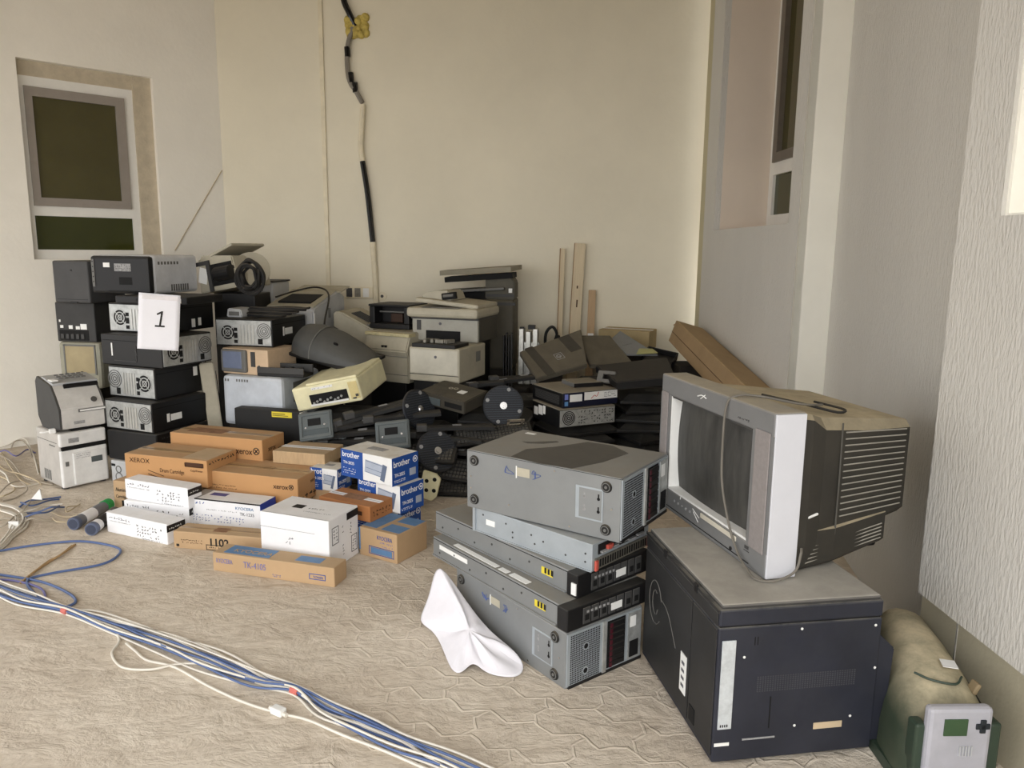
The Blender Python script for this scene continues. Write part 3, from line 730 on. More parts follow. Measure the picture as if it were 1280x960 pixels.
t = tower('black tower with silver back on the beige box, loose cables on top', (-1.597, 4.89, .751), -11.8, (.38, .434, .168), group=None, stickers=[('R', .3, .35, .34, .68), ('R', .36, .38, .58, .62)])

# ------------------------------------------------------------------ printers and monitors round the tall stack
def vents(t, face, u0, v0, u1, v1, n, m=hole, vert=True, parent=None, name='vent_slots'):
    mt, fw, fh = t.mtx(face); sh = []
    for k in range(n):
        if vert:
            a = u0+(u1-u0)*k/n; b = a+(u1-u0)/n*.55; sh.append(box(a*fw, b*fw, v0*fh, v1*fh, -.001, .0012))
        else:
            a = v0+(v1-v0)*k/n; b = a+(v1-v0)/n*.55; sh.append(box(u0*fw, u1*fw, a*fh, b*fh, -.001, .0012))
    return t.part(name, m, t.on(face, sh), parent=parent)

t = T('laser_printer', 'lower white office printer on the floor against the side wall', 'printer', (-2.541, 4.315, 0), 52, (.25, .32, .322))
w, d, h = .25, .32, .322
t.part('body', mat('printer_grey_side', (188, 184, 178), .5, dust=.2), box(-w/2, w/2, -d/2+.02, d/2, .012, h, .012))
t.part('front_cover', white, box(-w/2, w/2, -d/2, -d/2+.03, .012, .225, .008), box(-w/2, w/2, -d/2, -d/2+.03, .245, h, .010)); t.part('output_slot', hole, box(-w/2+.01, w/2-.004, -d/2+.004, -d/2+.03, .222, .248))
t.part('tray_front', white, box(-w/2+.06, w/2-.008, -d/2-.008, -d/2+.01, .018, .205, .006))
t.dec('model_plate', 'F', .62, .42, .86, .52, slate, .010); t.marks('printed_text', 'F', .30, .52, .62, .62, 3, 12, label_grey, 71, .9, .0095); t.dec('button', 'F', .08, .42, .15, .5, midgrey, .003)
t.dec('brand_label', 'F', .18, .82, .4, .9, label_grey, .002); vents(t, 'L', .25, .1, .55, .28, 5, midgrey)
t.part('side_seam', midgrey, t.on('L', [box(.02, .28, .262, .265, 0, .001), box(.18, .25, .24, .246, 0, .002)]))
for sx_ in (-1, 1):
    for sy_ in (-1, 1): t.part('foot', darkgrey, box(sx_*.10-.015, sx_*.10+.015, sy_*.12-.015, sy_*.12+.015, 0, .013))
plug_ = T('power_plug', 'white power plug lying on edge of the lower white printer', 'plug', (-2.545, 4.148, .3225), 40); plug_.part('plug_body', label_white, box(-.016, .016, -.014, .014, 0, .026, .004)); plug_.part('plug_lead', label_white, tube([(-.014, 0, .012), (-.04, .01, .008), (-.055, .03, .006)], .004, 6))
t = T('multifunction_printer', 'upper grey and white printer with slanted control panel, upon lower white printer', 'printer', (-2.535, 4.335, .323), 50, (.26, .32, .29))
w, d, h = .26, .32, .29
prof = [(-d/2, .02), (-d/2, .13), (-d/2+.05, .20), (-d/2+.10, .255), (d/2-.03, .29), (d/2, .26), (d/2, .06), (d/2-.05, .0), (-d/2+.08, 0)]
t.part('body', mat('printer_light_front', (206, 204, 200), .45, dust=.3), prism(prof, 'x', -w/2+.012, w/2-.012, .006), smooth=False)
for sx_ in (-1, 1): t.part('side_panel', darkgrey, prism([(a*.985, b) for a, b in prof], 'x', sx_*(w/2-.012)-.006, sx_*(w/2-.012)+.006))
t.part('control_panel', lightgrey, box(-w/2+.02, w/2, -d/2+.10, d/2-.06, .262, .278, .003, 2, (R(9), 0, 0)))
t.part('panel_keys', midgrey, *[cbox((-.05+.03*i, -.02+.035*j, .285+.0055*j), (.018, .016, .006)) for i in range(5) for j in range(3)])
t.part('handset_tray', label_white, cbox((-.095, -.03, .280), (.035, .06, .01), .003))
t.part('paper_slot', hole, cbox((.03, -d/2+.085, .245), (.18, .02, .02), 0, (R(45), 0, 0))); t.part('badge', darkgrey, cyl((.07, -d/2+.022, .165), (0, -.8, .6), .016, .006, 18))
t.part('front_slot', midgrey, cbox((.05, -d/2-.002, .115), (.15, .006, .018))); t.part('front_inset', label_white, cbox((.05, -d/2-.005, .115), (.135, .006, .009))); t.dec('brand_label', 'F', .3, .14, .52, .2, label_grey)
t.part('recess', hole, box(-.06, .09, -d/2+.02, -d/2+.09, -.0005, .05)); 
t = T('computer_tower', 'upright tower hidden behind the two white printers at the side wall', 'computer', (-2.74, 4.97, 0), -8, (.24, .3, .452)); t.part('case', blacksheet, box(-.12, .12, -.15, .15, 0, .452, .005))
t = T('crt_monitor', 'old grey monitor with tan panel squeezed below the dark boxes by the wall', 'monitor', (-2.72, 4.97, .4525), -8, (.29, .30, .295))
t.part('housing', mat('dull_grey_monitor', (150, 148, 132), .55, dust=.3), box(-.145, .145, -.15, .15, 0, .295, .022)); t.part('panel', mat('tan_panel', (160, 146, 112), .5), t.on('F', [box(.05, .25, .10, .27, -.001, .003)])); t.part('frame_lip', midgrey, t.on('F', [box(.04, .05, .09, .28, 0, .005), box(.25, .26, .09, .28, 0, .005), box(.04, .26, .27, .28, 0, .005)]))
t = T('network_printer', 'black boxy device with row of labels and ports between dark block and tan monitor', 'printer', (-2.735, 4.985, .748), -8, (.27, .3, .25))
t.part('body', mat('dark_device_grey', (50, 50, 50), .6, dust=.3), box(-.135, .135, -.15, .15, 0, .25, .008)); t.part('lower_recess', hole, t.on('F', [box(.02, .22, .01, .075, 0, .002)])); t.part('port_row', darkgrey, t.on('F', [box(.03+i*.035, .05+i*.035, .02, .05, 0, .006) for i in range(5)]))
for (a, b, c, e) in ((.1, .35, .18, .42), (.32, .33, .42, .42), (.5, .32, .6, .40), (.62, .32, .78, .46), (.08, .5, .12, .56)): t.dec('label_sticker', 'F', a, b, c, e, label_white)
t = T('printer_unit', 'large plain dark grey block topmost by the wall below the window', 'printer', (-2.69, 4.92, .999), -14.5, (.265, .30, .258))
t.part('body', mat('charcoal_plastic', (66, 66, 67), .6, dust=.35), box(-.1325, .1325, -.15, .15, 0, .258, .010)); t.part('edge_seam', black, t.on('F', [box(.02, .25, .02, .024, 0, .001)])); t.part('latch', black, t.on('F', [box(.12, .17, .0, .008, 0, .004), cyl((.14, .2, 0), (0, 0, 1), .006, .003, 10)]))
t = T('laser_printer', 'light grey printer lying on its side atop the tall stack, black underside outward', 'printer', (-2.30, 4.86, 1.066), -14, (.41, .455, .225))
w, d, h = .41, .455, .225
t.part('underside', black, box(-w/2, w/2, -d/2, -d/2+.05, 0, h, .016))
t.part('shell', mat('cool_white_shell', (214, 216, 220), .45, dust=.2), box(-w/2+.012, w/2, -d/2+.04, d/2, 0, h+.006, .018))
t.part('side_strip', midgrey, t.on('F', [box(.012, .03, .04, h-.02, 0, .004)])); t.part('strip_holes', hole, t.on('F', [cyl((.021, .07+k*.03, .004), (0, 0, 1), .004, .001, 8) for k in range(5)]))
t.dec('rating_label', 'F', .42, .60, .70, .80, label_grey); t.marks('printed_text', 'F', .43, .61, .69, .79, 4, 10, inkblack, 72, .8, .0022); t.dec('white_label', 'F', .23, .70, .34, .82, label_white); t.part('foot_recess', hole, t.on('F', [box(.20, .29, .055, .10, 0, .001), box(.12, .33, .015, .02, 0, .003)]))
vents(t, 'R', .18, .78, .62, .86, 7, midgrey); vents(t, 'R', .42, .06, .80, .24, 8, midgrey)

t = T('cardboard_box', 'carton buried behind the tall stack below tilted grey printer', 'box', (-1.82, 5.20, 0), -5, (.28, .26, .75)); t.part('carton_body', mat('dark_board', (52, 48, 44), .85), box(-.14, .14, -.13, .13, 0, .75, .004))
t = T('computer_tower', 'tower standing hidden below the tilted grey printer', 'computer', (-1.82, 5.20, .7505), -5, (.28, .26, .30)); t.part('case', blacksheet, box(-.14, .14, -.13, .13, 0, .30, .005))
t = T('inkjet_printer', 'grimy grey printer with open lid tilted behind a coil of black cable', 'printer', (-1.83, 5.12, 1.075), -24, (.34, .30, .22), ry=-10)
w, d, h = .34, .30, .22
t.part('body', greybeige, prism([(-w/2, 0), (w/2, 0), (w/2-.02, .20), (-w/2+.07, .24), (-w/2+.03, .20)], 'y', -d/2, d/2, .008)); t.part('lid', greybeige, box(-w/2+.03, w/2, -d/2, d/2, .228, .245, .005, 2, (0, R(-12), 0)))
t.part('inner_opening', hole, t.on('F', [box(.13, .31, .03, .17, 0, .002)])); t.part('paper_scrap', label_white, t.on('F', [box(.02, .09, .06, .16, 0, .002, 0, 2, (0, 0, R(-20)))])); t.part('round_cover', greybeige, cyl((.17, -.02, .10), (.5, -.6, .2), .12, .012, 28)); t.part('side_frame', darkgrey, t.on('F', [box(.10, .13, .0, .2, 0, .012), box(.0, .13, .175, .2, 0, .010)])); t.part('inner_drum', black, cyl((.02, -.17, .10), (1, 0, 0), .045, .13, 16))
t = T('cable_coil', 'thick coil of black power cable hanging on the grimy grey printer', 'cable', (-1.63, 4.80, 1.115), -15)
rnd = random.Random(5)
for k in range(7):
    a = rnd.uniform(.05, .095); b = a*1.35; oy = rnd.uniform(-.03, .03); tl = rnd.uniform(-.25, .25)
    t.part('cable_loop', rubber, tube([(a*math.cos(q)+rnd.uniform(-.012, .012), oy+rnd.uniform(-.012, .012)+tl*a*math.sin(q), .055+b*math.sin(q)*.85) for q in [2*PI*i/9 for i in range(9)]], .009, 8, 5, True), smooth=True)
t.part('cable_tie', black, tube([(.03*math.cos(q), .05*math.sin(q), -.02) for q in [2*PI*i/8 for i in range(8)]], .009, 6, 3, True), smooth=True)
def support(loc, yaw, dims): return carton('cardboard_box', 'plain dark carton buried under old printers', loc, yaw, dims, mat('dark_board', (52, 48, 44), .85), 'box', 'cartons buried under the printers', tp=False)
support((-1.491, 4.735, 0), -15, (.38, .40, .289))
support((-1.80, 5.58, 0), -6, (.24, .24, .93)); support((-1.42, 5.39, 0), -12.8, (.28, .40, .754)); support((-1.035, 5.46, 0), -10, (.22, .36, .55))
t = T('flat_printer', 'white printer with thin black top edge behind the black tower', 'printer', (-1.815, 5.58, .9305), -6, (.30, .30, .19))
t.part('body', lightgrey, box(-.15, .15, -.15, .15, 0, .178, .012)); t.part('top_edge', black, box(-.155, .155, -.155, .155, .178, .19, .004)); vents(t, 'F', .62, .62, .78, .74, 3, midgrey); t.part('lower_slot', hole, t.on('F', [box(.02, .28, .01, .075, 0, .002)]))
# C8 big beige printer with open top
t = T('laser_printer', 'large beige printer with open dusty top and lead draped across it', 'printer', (-1.44, 5.36, .755), -12.8, (.36, .48, .27))
w, d, h = .36, .48, .27
prof = [(-d/2, 0), (-d/2, .185), (-d/2+.02, .205), (d/2-.10, .30), (d/2, .26), (d/2, 0)]
t.part('body', lightgrey, prism(prof, 'x', -w/2, w/2, .010)); t.part('top_deck', greybeige, prism([(-d/2+.02, .203), (-d/2+.02, .210), (d/2-.1, .305), (d/2-.1, .298)], 'x', -w/2+.01, w/2-.01))
t.part('paper_well', hole, prism([(-d/2+.08, .222), (-d/2+.08, .2385), (d/2-.17, .2845), (d/2-.17, .262)], 'x', -w/2+.06, w/2-.06)); t.part('rear_flap', greybeige, box(-w/2+.02, w/2+.02, d/2-.11, d/2+.05, .300, .312, .003, 2, (R(12), 0, 0)))
vents(t, 'R', .45, .45, .53, .70, 2, midgrey); t.part('side_screw', darkgrey, t.on('R', [cyl((.40, .06, 0), (0, 0, 1), .007, .003, 10)])); t.part('ridge', white, t.on('R', [box(.0, .012, .02, .17, 0, .006)]))
t.part('draped_lead', rubber, tube([(-.16, -.12, .262), (-.08, .02, .30), (.06, .06, .325), (.185, -.02, .28), (.22, -.16, .12), (.25, -.24, .03)], .006, 6), smooth=True)
t = T('desktop_printer', 'beige printer with sloping vented top near the wall outlet', 'printer', (-1.045, 5.46, .551), -10, (.31, .42, .39))
t.part('body', greybeige, prism([(-.155, 0), (.155, 0), (.155, .245), (.10, .27), (-.10, .37), (-.155, .37)], 'y', -.21, .21, .010)); t.part('side_grooves', midgrey, t.on('R', [box(.03, .38, .04+k*.025, .048+k*.025, 0, .0015) for k in range(6)])); t.part('top_vent', darkgrey, *[cbox((.0+.0*k, -.1+k*.03, .325), (.14, .008, .006), 0, (0, R(26), 0)) for k in range(6)])
t.part('button', midgrey, cbox((.09, -.17, .283), (.03, .02, .008)))
# small items on the black tower
t = T('adapter_box', 'small pale plastic box on the black tower beside loose cables', 'box', (-1.72, 4.87, .9195), -12, (.11, .16, .055)); t.part('housing', lightgrey, prism([(-.055, 0), (.055, 0), (.045, .05), (-.045, .055)], 'y', -.08, .08, .006)); t.part('end_plate', midgrey, t.on('F', [box(.02, .09, .01, .035, 0, .002)]))
t = T('cable_coil', 'flat heap of black leads on top of the black tower', 'cable', (-1.53, 4.80, .9195), 0)
rnd = random.Random(9)
for k in range(5):
    t.part('cable_loop', rubber, tube([((.11+.02*k)*math.cos(q)+rnd.uniform(-.015, .015)+.02*k, .06*math.sin(q)+rnd.uniform(-.01, .01), .010+k*.012+rnd.uniform(0, .006)) for q in [2*PI*i/10 for i in range(10)]], .007, 6, 4, True), smooth=True)
# C4 beige box and small screen
t = T('small_monitor', 'little monitor with bluish screen set in a tan box below the black tower', 'monitor', (-1.56, 4.69, .595), -20, (.33, .30, .155))
t.part('case', mat('pinkish_beige', (206, 180, 150), .6, dust=.3), box(-.165, .165, -.13, .15, 0, .155, .006)); bz = t.part('screen_bezel', midgrey, box(-.165, .02, -.15, -.12, .012, .150, .012)); t.part('screen', mat('blue_grey_screen', (112, 122, 146), .25), box(-.148, -.008, -.153, -.14, .035, .140, .006), parent=bz); t.part('side_vent', darkgrey, t.on('F', [box(.21, .24, .05, .14, -.02, -.016)]))
# C6 grey printer
t = T('laser_printer', 'pale grey printer with rounded corner below the dark tray and tan box', 'printer', (-1.491, 4.721, .29), -15, (.405, .448, .304))
w, d, h = .405, .448, .304
t.part('body', mat('cool_grey_printer', (196, 202, 210), .45, dust=.45, dustcol=(176, 170, 158)), box(-w/2, w/2, -d/2, d/2, 0, h, .024)); vents(t, 'F', .05, .88, .14, .93, 2, midgrey); vents(t, 'F', .24, .88, .46, .93, 5, midgrey); vents(t, 'F', .22, .18, .5, .28, 8, midgrey); frame_marks(t, 'F', .55, .16, .76, .3, midgrey); t.part('side_cover', midgrey, t.on('R', [box(.12, .40, .14, .26, 0, .003, .001)]))
t = T('docking_station', 'dark open plastic tray on the pale grey printer before the tan box', 'electronics', (-1.36, 4.555, .595), -12, (.30, .13, .07))
t.part('tray', black, box(-.15, .15, -.065, .065, 0, .018, .004)); t.part('tray_wall', darkgrey, box(-.15, .15, -.065, -.055, .018, .055, .002), box(-.15, .15, .052, .065, .018, .065, .002), box(-.15, -.135, -.055, .055, .018, .06, .002)); t.part('tray_rib', darkgrey, *[box(-.1+k*.06, -.09+k*.06, -.055, .055, .018, .045) for k in range(4)])
t = T('desktop_computer', 'black slab computer standing on edge, yellow sticker at its top corner', 'computer', (-1.405, 4.385, 0), -14, (.43, .075, .425))
t.part('case', blackdusty, box(-.215, .205, -.0375, .0375, 0, .425, .004)); t.part('white_edge', label_white, box(.205, .215, -.036, .036, .0, .42, .002)); t.dec('yellow_label', 'F', .57, .91, .87, .985, yellow); t.part('label_print', inkblack, t.on('F', [box(.25, .35, .395, .398, 0, .0022), box(.25, .33, .404, .408, 0, .0022)]))
t = T('crt_monitor', 'grey angled monitor frame standing between tall stack and pale printer', 'monitor', (-1.80, 4.60, 0), 28, (.10, .16, .66), ry=-4); t.part('housing', greybeige, prism([(-.08, 0), (.08, 0), (.08, .66), (.02, .66), (-.08, .1)], 'x', -.04, .04, .006)); t.part('dark_screen', hole, t.on('R', [prism([(.055, .12), (.14, .12), (.14, .6)], 'z', 0, .003)]))
# C10 dark cover
t = T('monitor_cover', 'dark grey rounded plastic shell lying across printers, above the cream printer', 'cover', (-1.11, 4.74, .71), -26, rx=12, ry=9)
secs = []
for k, (x, ww, hh) in enumerate([(-.265, .02, .05), (-.25, .10, .10), (-.21, .145, .14), (-.12, .165, .155), (.02, .16, .14), (.16, .14, .095), (.29, .11, .03)]):
    secs.append([(x, ww*math.cos(a)*(1 if abs(math.cos(a)) < .99 else 1), max(0, hh*math.sin(a))) for a in [PI*i/12 for i in range(13)]])
t.part('shell', mat('dark_grey_shell', (70, 71, 70), .5, dust=.35, dustcol=(110, 106, 96)), loft(secs), smooth=True)
t.part('groove_band', mat('shell_band', (108, 108, 104), .5), tube([(-.06, .163*math.cos(a), .153*math.sin(a)+.001) for a in [PI*i/12 for i in range(13)]], .004, 6, 0)); t.part('emblem', hole, cbox((.09, -.085, .107), (.022, .01, .02), 0, (R(40), 0, 0)))
t.part('rim', black, box(-.25, .28, -.155, .155, -.02, .0, .004))
# C11 cream printer
t = T('inkjet_printer', 'cream printer tipped askew on the dark heap, black slot in its front', 'printer', (-.994, 4.477, .490), -12.5, (.413, .404, .139), rx=7.5, ry=-12.5)
w, d, h = .413, .404, .139
t.part('body', cream, box(-w/2, w/2, -d/2, d/2, 0, h, .012)); t.part('paper_slot', hole, t.on('F', [box(.10, .335, .025, .085, 0, .003)])); t.part('slot_debris', zinc, t.on('F', [cbox((.12+.022*k, .035+.008*((k*7) % 3), .006), (.012, .012, .006), 0, (0, 0, k*.7)) for k in range(9)])); t.part('slot_lip', label_white, t.on('F', [box(.10, .335, .02, .030, 0, .012)]))
t.part('raised_top', cream, box(-w/2+.09, w/2-.006, -d/2+.012, d/2-.01, h-.004, h+.012, .006)); t.dec('brand_label', 'F', .30, .80, .62, .90, label_white, .002); t.marks('printed_text', 'F', .31, .82, .6, .89, 1, 10, inkgrey, 73, .8, .003); t.part('side_trim', mat('yellowed_plastic', (208, 192, 138), .5), t.on('F', [box(.35, .405, .02, .12, 0, .003)])); t.part('corner_latch', darkgrey, t.on('F', [cbox((.39, .04, .004), (.016, .014, .006)), cbox((.372, .025, .004), (.02, .008, .006))]))

# ------------------------------------------------------------------ printers in the middle
t = T('computer_tower', 'tower standing hidden beneath the yellowed vented printer', 'computer', (-.74, 5.16, 0), -30, (.30, .32, .488)); t.part('case', blacksheet, box(-.15, .15, -.16, .16, 0, .488, .005))
t = T('laser_printer', 'yellowed printer with dirty ledge, beside beige printer and behind the cream one', 'printer', (-.738, 5.147, .489), -28, (.348, .36, .327))
w, d, h = .348, .36, .327
prof = [(-d/2, 0), (-d/2, .17), (-d/2-.022, .21), (-d/2+.02, .315), (-d/2+.05, h), (d/2, h), (d/2, 0)]
t.part('body', greybeige, prism(prof, 'x', -w/2, w/2, .008)); t.part('top_ledge', mat('grimy_cream', (188, 178, 140), .7, noise=.25, nscale=20), box(-w/2-.004, w/2+.004, -d/2+.0, -d/2+.08, .300, .322, .004)); t.part('front_seam', midgrey, t.on('F', [box(.01, .34, .05, .054, 0, .002), box(.01, .34, .17, .174, 0, .004)])); t.part('button', hole, cbox((-.02, -d/2-.012, .235), (.018, .014, .014)), cbox((.005, -d/2-.012, .235), (.018, .014, .014))); t.part('side_pips', midgrey, t.on('L', [cyl((.1+.03*i, .2+.03*j, 0), (0, 0, 1), .005, .002, 8) for i in range(5) for j in range(3)]))
t = T('computer_tower', 'tower standing hidden beneath the beige laser printer', 'computer', (-.405, 4.85, 0), -21.8, (.31, .36, .549)); t.part('case', blacksheet, box(-.155, .155, -.18, .18, 0, .549, .005))
t = T('laser_printer', 'clean beige laser printer under the scanner printer, above the dark heap', 'printer', (-.405, 4.815, .55), -21.8, (.343, .39, .211))
w, d, h = .343, .39, .211
t.part('body', greybeige, box(-w/2, w/2, -d/2, d/2, 0, h, .010)); t.part('front_door', mat('front_beige', (190, 186, 172), .5, dust=.3, dustcol=(160, 150, 126)), t.on('F', [box(.01, w-.01, .05, h-.012, 0, .004, .002)])); t.part('tray_seam', darkgrey, t.on('F', [box(.004, w-.004, .042, .046, 0, .002)])); t.part('badge', inkgrey, t.on('F', [cyl((.185, .155, .004), (0, 0, 1), .009, .002, 16)])); vents(t, 'R', .62, .5, .80, .80, 6, midgrey)
t.part('top_tray', black, box(-w/2+.02, w/2-.03, -d/2+.0, -d/2+.2, h-.002, h+.022, .004)); t.part('feed_rollers', dirtyzinc, *[cbox((-.08+.03*k, -d/2+.06+.01*(k % 3), h+.034), (.02, .06, .024), .003, (0, 0, k*.5)) for k in range(6)])
t = T('computer_tower', 'tower standing hidden beneath the scanner printer', 'computer', (-.355, 5.24, 0), -18, (.34, .16, .762)); t.part('case', blacksheet, box(-.18, .18, -.10, .10, 0, .764, .005))
t = T('multifunction_printer', 'beige scanner printer with its lid ajar, topmost above the beige laser printer', 'printer', (-.380, 5.13, .797), -18.2, (.46, .38, .2))
w, d, h = .46, .38, .2
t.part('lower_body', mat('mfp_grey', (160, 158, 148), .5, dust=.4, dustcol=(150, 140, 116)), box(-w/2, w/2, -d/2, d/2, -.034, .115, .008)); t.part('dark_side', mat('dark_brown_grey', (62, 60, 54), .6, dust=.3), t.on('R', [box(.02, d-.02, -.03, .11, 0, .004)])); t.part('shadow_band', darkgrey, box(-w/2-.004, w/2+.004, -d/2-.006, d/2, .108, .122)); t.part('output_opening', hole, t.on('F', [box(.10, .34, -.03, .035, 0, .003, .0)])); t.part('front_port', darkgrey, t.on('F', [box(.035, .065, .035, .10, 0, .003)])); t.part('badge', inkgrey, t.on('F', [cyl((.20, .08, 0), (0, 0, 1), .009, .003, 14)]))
t.part('scanner_bed', greybeige, box(-w/2-.02, w/2+.015, -d/2-.05, d/2, .120, .185, .020)); t.part('control_recess', midgrey, box(-.14, .12, -d/2-.045, -d/2+.02, .184, .188, .002)); ld = t.part('scanner_lid', greybeige, box(-w/2+.02, w/2-.0, -d/2+.0, d/2, .196, .226, .010, 2, (R(0), R(5), 0))); hd = t.part('document_feeder', greybeige, prism([(-.20, .215), (-.185, .26), (-.12, .285), (.0, .29), (.03, .22)], 'y', -.13, .12, .010), parent=ld); t.part('feeder_opening', hole, cbox((.005, -.12, .255), (.10, .03, .045), .004, (0, R(-8), 0)), parent=ld); t.part('feeder_roller', midgrey, cyl((-.03, -.137, .255), (1, 0, .1), .010, .07, 10), parent=ld)
# D4 dark office machine
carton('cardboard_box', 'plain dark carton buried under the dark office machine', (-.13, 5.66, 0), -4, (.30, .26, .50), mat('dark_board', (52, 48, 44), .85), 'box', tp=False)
t = T('office_copier', 'dark grey office machine with raised flat lid, tallest by back wall', 'printer', (-.165, 5.66, .501), -6, (.38, .30, .72))
w, d, h = .38, .30, .72
dk = mat('dark_taupe_plastic', (78, 74, 62), .6, dust=.4, dustcol=(118, 110, 88))
t.part('lower_body', dk, box(-w/2, w/2, -d/2, d/2, 0, .50, .014)); t.part('upper_body', dk, prism([(-.02, .50), (.19, .50), (.19, .62), (.16, .665), (-.02, .665)], 'y', -d/2+.02, d/2-.02, .008)); t.part('output_tray', midgrey, box(-.30, .12, -d/2-.02, d/2-.04, .555, .575, .006, 2, (0, R(-4), 0))); t.part('tray_gap', hole, box(-.18, .15, -d/2+.03, d/2-.05, .50, .555)); ld = t.part('lid', mat('taupe_lid', (128, 122, 104), .55, dust=.4), loft([[(x, y, z+(.034 if k else 0)) for (x, y, z) in ((-.34, -.18, .665), (.17, -.20, .70), (.215, -.15, .71), (.215, .14, .71), (-.34, .14, .665))] for k in (0, 1)])); t.part('lid_underside', hole, box(-.31, .18, -.16, .12, .635, .672, 0, 2, (0, R(-4.5), 0))); t.part('status_label', label_white, t.on('F', [box(.34, .365, .55, .58, -.015, .001)])); t.part('panel_strip', darkgrey, t.on('F', [box(.18, .38, .52, .54, -.018, -.012), box(.22, .39, .46, .48, 0, .004)]))
t = T('inkjet_printer', 'black printer with open front, sitting behind the yellowed vented printer', 'printer', (-.785, 5.29, .8175), -20, (.30, .27, .16))
t.part('body', black, box(-.15, .15, -.135, .135, 0, .035, .006), box(-.15, .15, -.02, .135, .035, .15, .006), box(-.15, -.11, -.135, -.02, .035, .15, .006), box(.11, .15, -.135, -.02, .035, .15, .006)); t.part('lid', black, box(-.155, .155, -.14, .14, .15, .165, .005)); t.part('carriage', mat('brown_grime', (58, 40, 30), .7), cbox((.02, -.04, .07), (.09, .05, .06), .005)); t.part('guide_rail', midgrey, cyl((-.11, -.06, .11), (1, 0, 0), .006, .22, 10))

# ------------------------------------------------------------------ dark heap: monitors, stands, keyboards
mon = T('flat_monitor', 'black flat monitor lying face down in the dark heap', 'monitor', (-.95, 4.55, 0), 0, (.42, .34, .056), 'black monitors in the dark heap')
mon.part('bezel', black, box(-.21, .21, -.17, .17, 0, .022, .006)); mon.part('rear_housing', blackdusty, loft([[(x*a, y*b, z) for (x, y) in ((-1, -1), (1, -1), (1, 1), (-1, 1))] for (a, b, z) in ((.20, .16, .02), (.16, .13, .05), (.15, .12, .056))])); mon.part('stand_mount', darkgrey, box(-.04, .04, -.04, .04, .0555, .0575))
mons = 0
def mon_stack(x, y, n, z0=0, yaw=0, step=.058, jit=9):
    global mons
    for k in range(n):
        loc = (x+rnd.uniform(-.015, .015), y+rnd.uniform(-.012, .012), z0+k*step); rot = (0, 0, yaw+rnd.uniform(-jit, jit))
        if mons == 0: mon.o.location = loc; mon.o.rotation_euler = (0, 0, R(rot[2]))
        else: dup(mon.o, loc, rot)
        mons += 1
rnd = random.Random(21)
mon_stack(-1.02, 4.50, 7, 0, -12); mon_stack(-.56, 4.40, 6, 0, -15); mon_stack(-.08, 4.50, 7, 0, -8); mon_stack(.37, 4.52, 6, 0, 22); mon_stack(.84, 4.60, 9, 0, 10, jit=24); mon_stack(.14, 4.97, 7, 0, 5); mon_stack(.62, 5.02, 9, 0, 0); mon_stack(1.06, 5.22, 9, 0, 4)

# monitor stands with square base plates
def square_stand():
    t = T('monitor_stand', 'grey square monitor stand base tipped on edge over brown cartons', 'stand', (0, 0, 0), 0, (.19, .16, .02), 'monitor stands')
    t.part('base_plate', slate, box(-.095, .095, -.08, .08, 0, .016, .010)); t.part('raised_frame', slate, box(-.085, .085, -.07, -.058, .015, .022, .002), box(-.085, .085, .058, .07, .015, .022, .002), box(-.085, -.073, -.058, .058, .015, .022, .002), box(.073, .085, -.058, .058, .015, .022, .002)); t.part('cable_window', hole, box(-.042, .03, .0, .04, .0155, .0175)); t.part('step_plate', mat('slate_dark', (66, 74, 76), .5), box(-.07, .07, -.05, -.02, .0155, .020, .002)); t.part('screw', chrome, cyl((.05, .0, .016), (0, 0, 1), .006, .003, 10), cyl((-.055, -.008, .016), (0, 0, 1), .005, .003, 10))
    t.part('neck', blackdusty, box(-.035, .035, .0, .02, -.30, 0, .008), box(-.05, .05, -.008, .03, -.34, -.27, .006))
    return t
st = square_stand()
def place(t, loc, rot, label=None, first=False):
    if first: t.o.location = loc; t.o.rotation_euler = tuple(R(a) for a in rot); t.o['label'] = label or t.o['label']; return t.o
    return dup(t.o, loc, rot, label)
place(st, (-1.075, 4.13, .385), (66, -9, 0), 'grey square stand base right under the cream printer', True)
place(st, (-1.015, 4.18, .292), (62, -9, 0), 'grey square stand base half hidden behind the plain tan carton')
place(st, (-.645, 4.08, .350), (66, -7, 0), 'grey square stand base standing clear above the blue toner boxes')
# long necks lying over one another
neck = T('monitor_bracket', 'dusty black monitor arm lying in the dark heap below cream printer', 'arm', (0, 0, 0), 0, (.40, .06, .03), 'dusty monitor arms')
neck.part('arm_bar', blackdusty, loft([[(x, y*wd, z) for (y, z) in ((-1, 0), (1, 0), (1, .018), (.6, .026), (-.6, .026), (-1, .018))] for (x, wd) in ((-.20, .030), (-.05, .026), (.10, .034), (.20, .045))])); neck.part('hinge_block', darkgrey, box(-.23, -.17, -.03, .03, -.004, .034, .006)); neck.part('label_plate', label_grey, box(-.03, .02, -.014, .014, .026, .0275))
arms = [((-.78, 4.23, .425), (0, -14, 14)), ((-.80, 4.20, .385), (4, -10, 8)), ((-.82, 4.17, .335), (8, -6, 5)), ((-.84, 4.16, .285), (6, -4, 2)), ((-.72, 4.26, .455), (0, -10, 22)), ((-.60, 4.22, .415), (0, -4, 12)), ((-.78, 4.16, .225), (0, 0, 6)), ((-.36, 4.19, .30), (0, 3, -6)), ((-.30, 4.19, .36), (0, 0, 9)), ((-.25, 4.66, .52), (0, -4, 10)), ((-.05, 4.72, .535), (0, -6, 18)), ((.08, 4.78, .55), (0, -2, 14)), ((-.28, 4.18, .22), (0, 0, -14))]
for i, (l, r_) in enumerate(arms):
    if i == 0: neck.o.location = l; neck.o.rotation_euler = tuple(R(a) for a in r_)
    else: dup(neck.o, l, r_)
for o_ in [q for q in bpy.data.objects if q.get('group') == 'dusty monitor arms']: o_['label'] = 'dusty black monitor arm lying tangled in the dark heap'
